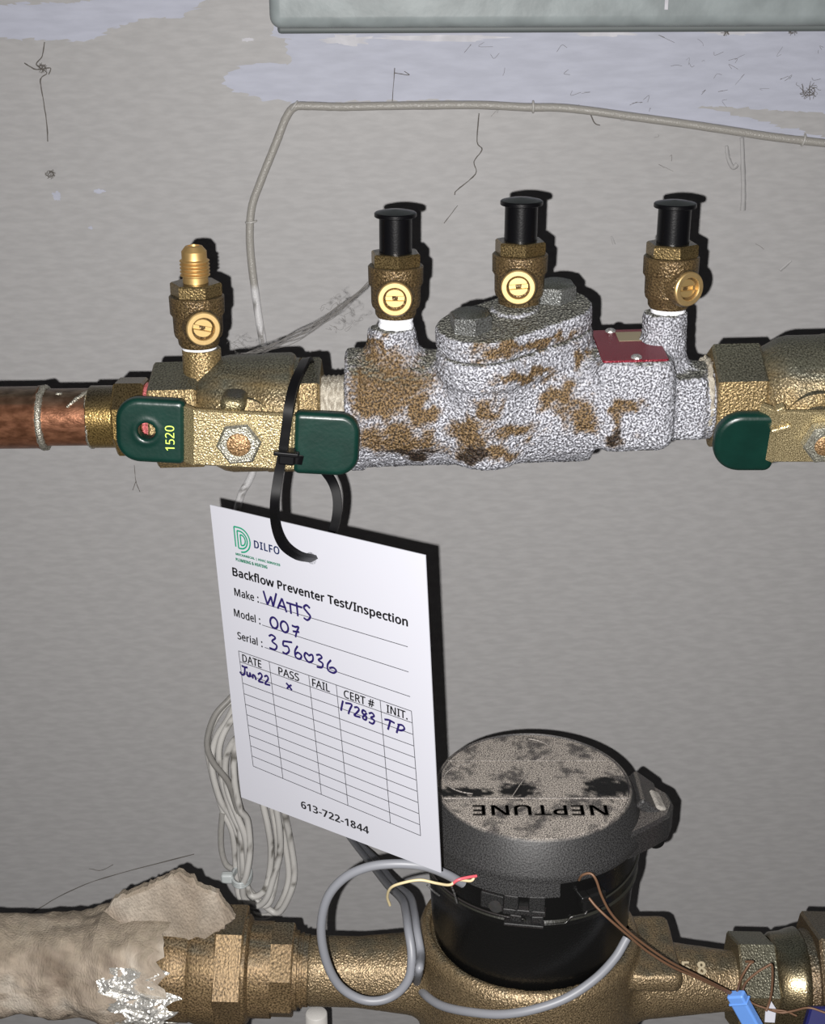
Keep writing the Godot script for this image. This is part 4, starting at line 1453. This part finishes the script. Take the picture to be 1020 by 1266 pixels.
		for i in range(0, q.size(), 2):
			l.append(Vector2(q[i], q[i + 1]))
		ink.call(g, l, S, 5)
	for q in [[25.0, 39.7, 1.7, 2.1], [29.7, 40.1, 1.7, 2.1]]:
		var l := []
		for i in 14:
			var an := TAU * i / 12.0 - 1.2
			l.append(Vector2(q[0] + cos(an) * q[2], q[1] + sin(an) * q[3]))
		ink.call(g, l, S, 3)
	part(g, "handwriting", M.pen_ink, t, null, "purple blue pen handwriting")


func build_zip_tie() -> void:
	var t := thing("cable_tie", "black cable tie looped over the left valve and through the tag", "tie", pt(350, 563, 243))
	var o := t.position / MM
	var g := Geo.new()
	# over the valve body, down in front of the handle, through the hole of the tag
	var list := [pt(392, 470, 190), pt(381, 445, 212), pt(373, 455, 229), pt(363, 478, 238), pt(357, 505, 243), pt(353, 535, 243.5), pt(349, 563, 243.5), pt(344, 590, 244), pt(340, 620, 247), pt(341, 650, 255), pt(350, 673, 262), pt(366, 686, 262), pt(381, 690, 257), pt(393, 689, 247), pt(406, 672, 232), pt(415, 645, 226), pt(417, 618, 222), pt(411, 596, 220), pt(398, 578, 221), pt(384, 560, 222), pt(377, 530, 222)]
	var wide := []
	var n := list.size()
	for i in n:
		list[i] -= o
		var d := Vector3(1, 0, 0)
		if i < 2:
			d = Vector3(1, 0.2, -0.3)
		elif i < 9:
			d = Vector3(1, 0.15, 0.05)
		elif i < 13:
			d = Vector3(0.75, 0.65, 0.4)
		elif i < 15:
			d = Vector3(0.8, 0.5, 0.3)
		else:
			d = Vector3(1, 0.0, 0.15)
		wide.append(d.normalized())
	g.strap(list, wide, 3.1, 1.3)
	part(g, "strap", M.black_nylon, t)
	g = Geo.new()
	g.rbox(Transform3D(Basis(Vector3(0, 0, 1), deg_to_rad(-6)), pt(355, 564, 243) - o), Vector3(5.4, 5.0, 4.6), 0.7, 3)
	g.rbox(Transform3D(Basis(Vector3(0, 0, 1), deg_to_rad(-6)), pt(354, 561, 246) - o), Vector3(8.4, 1.6, 2.6), 0.5, 2)
	part(g, "head", M.black_nylon, t)
	g = Geo.new()
	g.strap([pt(357, 566, 242) - o, pt(366, 568, 244) - o, pt(373, 569, 243) - o], [Vector3(0, 1, 0), Vector3(0, 1, 0), Vector3(0, 1, 0)], 3.0, 1.3)
	part(g, "tail", M.black_nylon, t)


# ---------------------------------------------------------------- cables on the wall
func wall_path() -> Array:
	var l := [[1100, 187], [1020, 177], [960, 170], [900, 161], [840, 152], [780, 144], [730, 137], [690, 133], [650, 132.5], [600, 130], [540, 130], [470, 131], [420, 132], [385, 131], [365, 132], [354, 145], [344, 170], [334, 195], [322, 225], [311, 258], [309, 300], [314, 350], [321, 400], [328, 440], [331, 475], [329, 520], [318, 565], [309, 592], [297, 615], [288, 660], [284, 720], [286, 780], [296, 825], [303, 846]]
	var out := []
	for q in l:
		out.append(pt(q[0], q[1], 2.2))
	return out

func build_wall_cable() -> void:
	var g := Geo.new()
	var p := wall_path()
	g.tube(p, 1.95, 12, false, 6, 0.12, noise_b)
	var o := part(g, "wall_cable", M.painted_cable, null, func(q: Vector3, _n: Vector3) -> Color:
		var c := lin(150, 147, 142)
		if q.y < pt(312, 352, 0).y:
			c = lin(196, 195, 196).lerp(lin(128, 126, 124), smoothstep(0.1, 0.35, noise_a.get_noise_3dv(q * 1.4)))
		return c)
	tag(o, "grey painted cable clipped along the wall above and behind the valves", "cable")
	var where := [[363.5, 131, 0.9, "metal cable clip at the bend of the wall cable below the panel corner"], [310.5, 274, 0.15, "metal cable clip on the vertical run of the wall cable"], [659, 132, 1.6, "metal cable clip on the level run of the wall cable above the middle test cock"], [993, 173, 1.35, "metal cable clip on the wall cable at the right frame edge"]]
	for q in where:
		g = Geo.new()
		var ring := []
		var dir: float = q[2]
		for i in 9:
			var an := PI * i / 8.0
			ring.append(Vector3(0, cos(an) * 2.5, sin(an) * 2.5))
		g.tube(ring, 0.55, 8, false, 3)
		var s := part(g, "cable_clip", M.painted_cable, null, flat(lin(170, 168, 164)))
		s.transform = Transform3D(Basis(Vector3(0, 0, 1), dir - PI / 2), pt(q[0], q[1], 2.2) * MM)
		tag(s, q[3], "clip", "clips on the wall cable")


func build_coil() -> void:
	var o := pt(305, 1080, 6)
	var t := thing("cable_coil", "coil of dirty white cable hanging behind the tag", "cable", o)
	var loops := [
		[[290, 866], [268, 886], [257, 918], [262, 955], [275, 1000], [287, 1028], [291, 1060], [292, 1085], [296, 1108], [306, 1126], [325, 1133], [340, 1126], [352, 1105], [357, 1080], [352, 1040], [346, 1000], [335, 940], [318, 888]],
		[[300, 862], [280, 892], [266, 915], [262, 948], [272, 988], [285, 1010], [296, 1040], [298, 1080], [308, 1100], [330, 1122], [345, 1128], [359, 1104], [364, 1078], [359, 1040], [353, 1010], [340, 950], [325, 895]],
		[[306, 870], [283, 895], [271, 925], [274, 962], [285, 1000], [297, 1030], [300, 1065], [301, 1084], [306, 1100], [322, 1118], [333, 1116], [340, 1090], [343, 1060], [342, 1030], [336, 995], [328, 940], [318, 890]],
		[[311, 905], [290, 915], [279, 940], [281, 975], [292, 1005], [303, 1035], [306, 1070], [304, 1090], [312, 1108], [326, 1102], [333, 1080], [335, 1050], [331, 1020], [324, 985], [326, 950], [322, 920]],
		[[318, 880], [300, 900], [290, 930], [290, 965], [297, 1000], [306, 1015], [309, 1050], [305, 1080], [300, 1096], [303, 1112], [318, 1120], [330, 1110], [338, 1085], [346, 1055], [345, 1020], [335, 960], [330, 905]],
	]
	for k in loops.size():
		var p := []
		var n: int = loops[k].size()
		for i in n:
			var q: Array = loops[k][i]
			p.append(pt(q[0], q[1], 3.0 + k * 3.2 + 1.5 * sin(i * 1.7 + k * 2.0)) - o)
		var g := Geo.new()
		g.tube(p, 1.85, 10, true, 6)
		part(g, "loop", M.white_cable, t, func(q: Vector3, _n: Vector3) -> Color: return lin(196, 194, 190).lerp(lin(110, 107, 102), smoothstep(0.2, 0.45, noise_a.get_noise_3dv(q * 0.8 + Vector3(k * 40.0, 0, 0)))))
	# outer strand that comes from the wall cable
	var g2 := Geo.new()
	var sp := []
	for q in [[300, 845, 6], [284, 864, 10], [265, 886, 14], [256, 918, 17], [263, 942, 18], [281, 965, 17], [290, 990, 14], [298, 1020, 12]]:
		sp.append(pt(q[0], q[1], q[2]) - o)
	g2.tube(sp, 1.7, 10)
	part(g2, "loose_strand", M.white_cable, t, flat(lin(140, 138, 134)))
	g2 = Geo.new()
	sp = []
	for q in [[275, 1005, 5], [273, 1030, 5], [274, 1052, 5], [279, 1068, 5], [286, 1074, 5]]:
		sp.append(pt(q[0], q[1], q[2]) - o)
	g2.tube(sp, 1.7, 10)
	part(g2, "loose_strand", M.white_cable, t, flat(lin(160, 158, 154)))
	# clear tie
	var c := pt(299, 1083, 9)
	var t2 := thing("cable_tie", "clear plastic tie bundling the white cable coil", "tie", c)
	g2 = Geo.new()
	var ring := []
	for i in 24:
		var an := TAU * i / 24
		ring.append(Vector3(cos(an) * 5.2, 0.4 * sin(an), sin(an) * 9.5))
	for s in [-1.2, 0.0, 1.2]:
		var r2 := []
		for q in ring:
			r2.append(q + Vector3(0, s, 0))
		g2.tube(r2, 1.0, 6, true, 2)
	part(g2, "band", M.clear_tie, t2)
	g2 = Geo.new()
	g2.rbox(Transform3D(), Vector3(7.0, 6.2, 5.0), 1.6, 3)
	var hd := part(g2, "head", M.clear_tie, t2)
	hd.position = (pt(281, 1085, 12) - c) * MM


func path3(l: Array, o: Vector3) -> Array:
	var out := []
	for q in l:
		out.append(pt(q[0], q[1], q[2]) - o)
	return out


# the point on the upright cylinder of radius r round the meter's axis that lies behind pixel (x, y)
func on_case(x: float, y: float, r: float) -> Vector3:
	var d := (pt(x, y, PIPE_Z) - CAM).normalized()
	var ox := CAM.x - 47.5
	var oz := CAM.z - PIPE_Z
	var a := d.x * d.x + d.z * d.z
	var b := ox * d.x + oz * d.z
	var c := ox * ox + oz * oz - r * r
	return CAM + d * ((-b - sqrt(maxf(b * b - a * c, 0.0))) / a)


func build_meter_cables() -> void:
	var o := pt(560, 1085, 250)
	var t := thing("meter_cable", "grey jacketed cable looping from the meter terminal over the inlet", "cable", o)
	var g := Geo.new()
	g.tube(path3([[572, 1092, 249], [552, 1081, 252], [525, 1071, 254], [490, 1068, 254], [455, 1072, 253], [425, 1086, 252], [404, 1112, 251], [397, 1150, 250], [404, 1190, 249], [420, 1219, 248], [445, 1235, 248], [470, 1237, 248], [492, 1227, 247], [506, 1208, 246], [509, 1180, 243], [505, 1150, 236], [502, 1128, 222], [497, 1112, 200], [480, 1095, 150], [460, 1070, 80], [440, 1045, 30], [425, 1025, 8], [405, 1000, 4]], o), 1.75, 12)
	part(g, "jacket", M.grey_jacket, t)
	g = Geo.new()
	g.tube(path3([[482, 1119, 246], [479, 1108, 249], [484, 1097, 253], [500, 1091, 255], [520, 1088, 255.5], [540, 1092, 255], [556, 1094, 253], [566, 1088, 252], [582, 1089, 251], [587, 1083, 250]], o), 0.55, 8)
	part(g, "cream_conductor", M.cream_wire, t, null, "thin cream wire")
	g = Geo.new()
	g.tube(path3([[558, 1094, 252], [566, 1088, 253], [577, 1085, 252], [589, 1083, 250]], o), 0.6, 8)
	part(g, "pink_conductor", M.pink_wire, t, null, "thin pink wire")
	g = Geo.new()
	for q in [[[528, 1094, 252], [535, 1101, 252], [543, 1107, 250]], [[558, 1095, 252], [562, 1105, 251], [565, 1116, 249]]]:
		g.tube(path3(q, o), 0.4, 6)
	part(g, "bare_strand", M.steel, t, flat(lin(170, 170, 172)))
	# second cable round the bronze case
	var o2 := pt(560, 1248, 255)
	var g2 := Geo.new()
	var ar := [[428, 1000, 5], [440, 1036, 16], [464, 1062, 60], [487, 1092, 140], [506, 1108, 188], [512, 1128, 214], [515, 1150, 229], [520, 1180, 238], [518, 1200, 250]]
	var p := path3(ar, o2)
	# round the case just under its rim
	for q in [[516, 1216], [528, 1232], [548, 1244], [580, 1251], [620, 1254], [660, 1248], [700, 1234], [735, 1211], [760, 1185], [775, 1160]]:
		p.append(on_case(q[0], q[1], 47.0) - o2)
	g2.tube(p, 1.75, 12)
	var m2 := part(g2, "meter_cable", M.grey_jacket)
	m2.position = o2 * MM
	tag(m2, "grey cable wrapped round the front of the brass meter case", "cable")


func build_seals() -> void:
	var o := pt(735, 1085, 250)
	var t := thing("seal_wire", "thin twisted copper seal wire from the meter clip to the blue seal", "wire", o)
	var g := Geo.new()
	g.tube(path3([[716, 1088, 252], [720, 1082, 254], [730, 1080, 255], [737, 1088, 256], [744, 1108, 256], [756, 1130, 255], [775, 1150, 254], [800, 1170, 252], [830, 1190, 250], [862, 1206, 246], [888, 1219, 242], [904, 1227, 240]], o), 0.5, 8)
	part(g, "strand", M.copper_wire, t)
	g = Geo.new()
	g.tube(path3([[728, 1110, 252], [738, 1122, 254], [755, 1138, 256], [776, 1156, 255], [800, 1176, 253], [832, 1196, 251], [860, 1208, 247], [886, 1220, 243], [903, 1229, 240]], o), 0.5, 8)
	part(g, "strand", M.copper_wire, t)
	g = Geo.new()
	g.tube(path3([[911, 1228, 240], [916, 1210, 241], [926, 1193, 240], [931, 1189, 239], [922, 1189, 240]], o), 0.5, 8)
	part(g, "strand", M.copper_wire, t)
	g = Geo.new()
	g.tube(path3([[917, 1229, 240], [922, 1215, 241], [935, 1203, 241], [948, 1195, 241], [954, 1193, 241], [955, 1206, 241], [954, 1225, 241], [951, 1240, 241], [947, 1250, 242]], o), 0.5, 8)
	part(g, "strand", M.copper_wire, t)
	g = Geo.new()
	g.tube(path3([[920, 1230, 240], [930, 1240, 240], [945, 1246, 241], [965, 1252, 242], [980, 1250, 243], [1000, 1246, 245], [1020, 1252, 247]], o), 0.45, 8)
	g.tube(path3([[950, 1248, 241], [970, 1250, 242], [985, 1256, 243]], o), 0.4, 8)
	part(g, "strand", M.copper_wire, t)
	# blue seal
	var s0 := pt(909, 1228, 241)
	var s1 := pt(940, 1284, 243)
	var mid := (s0 + s1) / 2
	var len := (s1 - s0).length()
	var dir := (s0 - s1).normalized()
	var xv := Vector3(0.9, 0.3, 0.5)
	xv = (xv - dir * xv.dot(dir)).normalized()
	var bs := Transform3D(Basis(xv, dir, xv.cross(dir)), mid)
	t = thing("meter_seal", "light blue plastic seal tag on the copper wire", "seal", mid)
	t.basis = bs.basis
	g = Geo.new()
	g.rbox(Transform3D(), Vector3(7.2, len, 4.2), 1.0, 3)
	part(g, "body", M.blue_plastic, t)
	g = Geo.new()
	g.rbox(Transform3D(Basis(), Vector3(0, len * 0.5 - 4.0, 0)), Vector3(8.0, 1.0, 4.8), 0.4, 2)
	g.rbox(Transform3D(Basis(), Vector3(0, -len * 0.5 + 6.0, 2.0)), Vector3(4.0, 0.8, 0.8), 0.3, 2)
	g.rbox(Transform3D(Basis(), Vector3(0, -len * 0.5 + 9.0, 2.0)), Vector3(4.0, 0.8, 0.8), 0.3, 2)
	part(g, "rib", M.blue_plastic, t)
	# navy seal
	var nv := pt(1022, 1264, 244)
	t = thing("meter_seal", "dark navy plastic seal in the bottom right frame corner", "seal", nv)
	g = Geo.new()
	g.prism(Transform3D(Basis(Vector3(1, 0, 0), deg_to_rad(-35)), Vector3.ZERO), PackedVector2Array([Vector2(-13, -12), Vector2(-6.5, 6), Vector2(14, 6.5), Vector2(14, -12)]), -2.5, 2.5, 0.8)
	part(g, "body", M.navy_plastic, t)
	# little white tag by the seal wire
	g = Geo.new()
	var wp := pt(953, 1252, 239)
	g.prism(Transform3D(Basis(Vector3(1, 0, 0), deg_to_rad(-30)), Vector3.ZERO), PackedVector2Array([Vector2(-2.6, -3.6), Vector2(-2.2, 0.5), Vector2(0.2, 4.6), Vector2(2.2, 1.4), Vector2(1.4, -3.8)]), -0.3, 0.3, 0.1)
	var o2 := part(g, "label_scrap", M.card)
	o2.position = wp * MM
	tag(o2, "small white paper scrap between the two plastic seals", "label")


func build_cobwebs() -> void:
	rng.seed = 5
	var g := Geo.new()
	var a := pt(298, 438, 195)
	var b := pt(455, 352, 205)
	for k in 9:
		var l := []
		for i in 9:
			var s := i / 8.0
			var q := a.lerp(b, s)
			q.y -= sin(s * PI) * (3.0 + k * 0.35) + rng.randf_range(-0.5, 0.5) * (1.0 + k * 0.2)
			q.z += rng.randf_range(-0.8, 0.8)
			l.append(q)
		g.tube(l, 0.11, 5, false, 3)
	for k in 26:
		var c := pt(rng.randf_range(395, 440), rng.randf_range(372, 412), 203)
		if k % 3 == 0:
			c = pt(rng.randf_range(285, 330), rng.randf_range(425, 442), 198)
		var l := []
		for i in 5:
			c += Vector3(rng.randf_range(-2.4, 2.4), rng.randf_range(-2.0, 2.0), rng.randf_range(-1, 1))
			l.append(c)
		g.tube(l, 0.05, 4, false, 3)
	var o := part(g, "cobweb", M.web)
	tag(o, "grey cobweb slung from the left valve to the next test cock", "cobweb", "", "stuff")
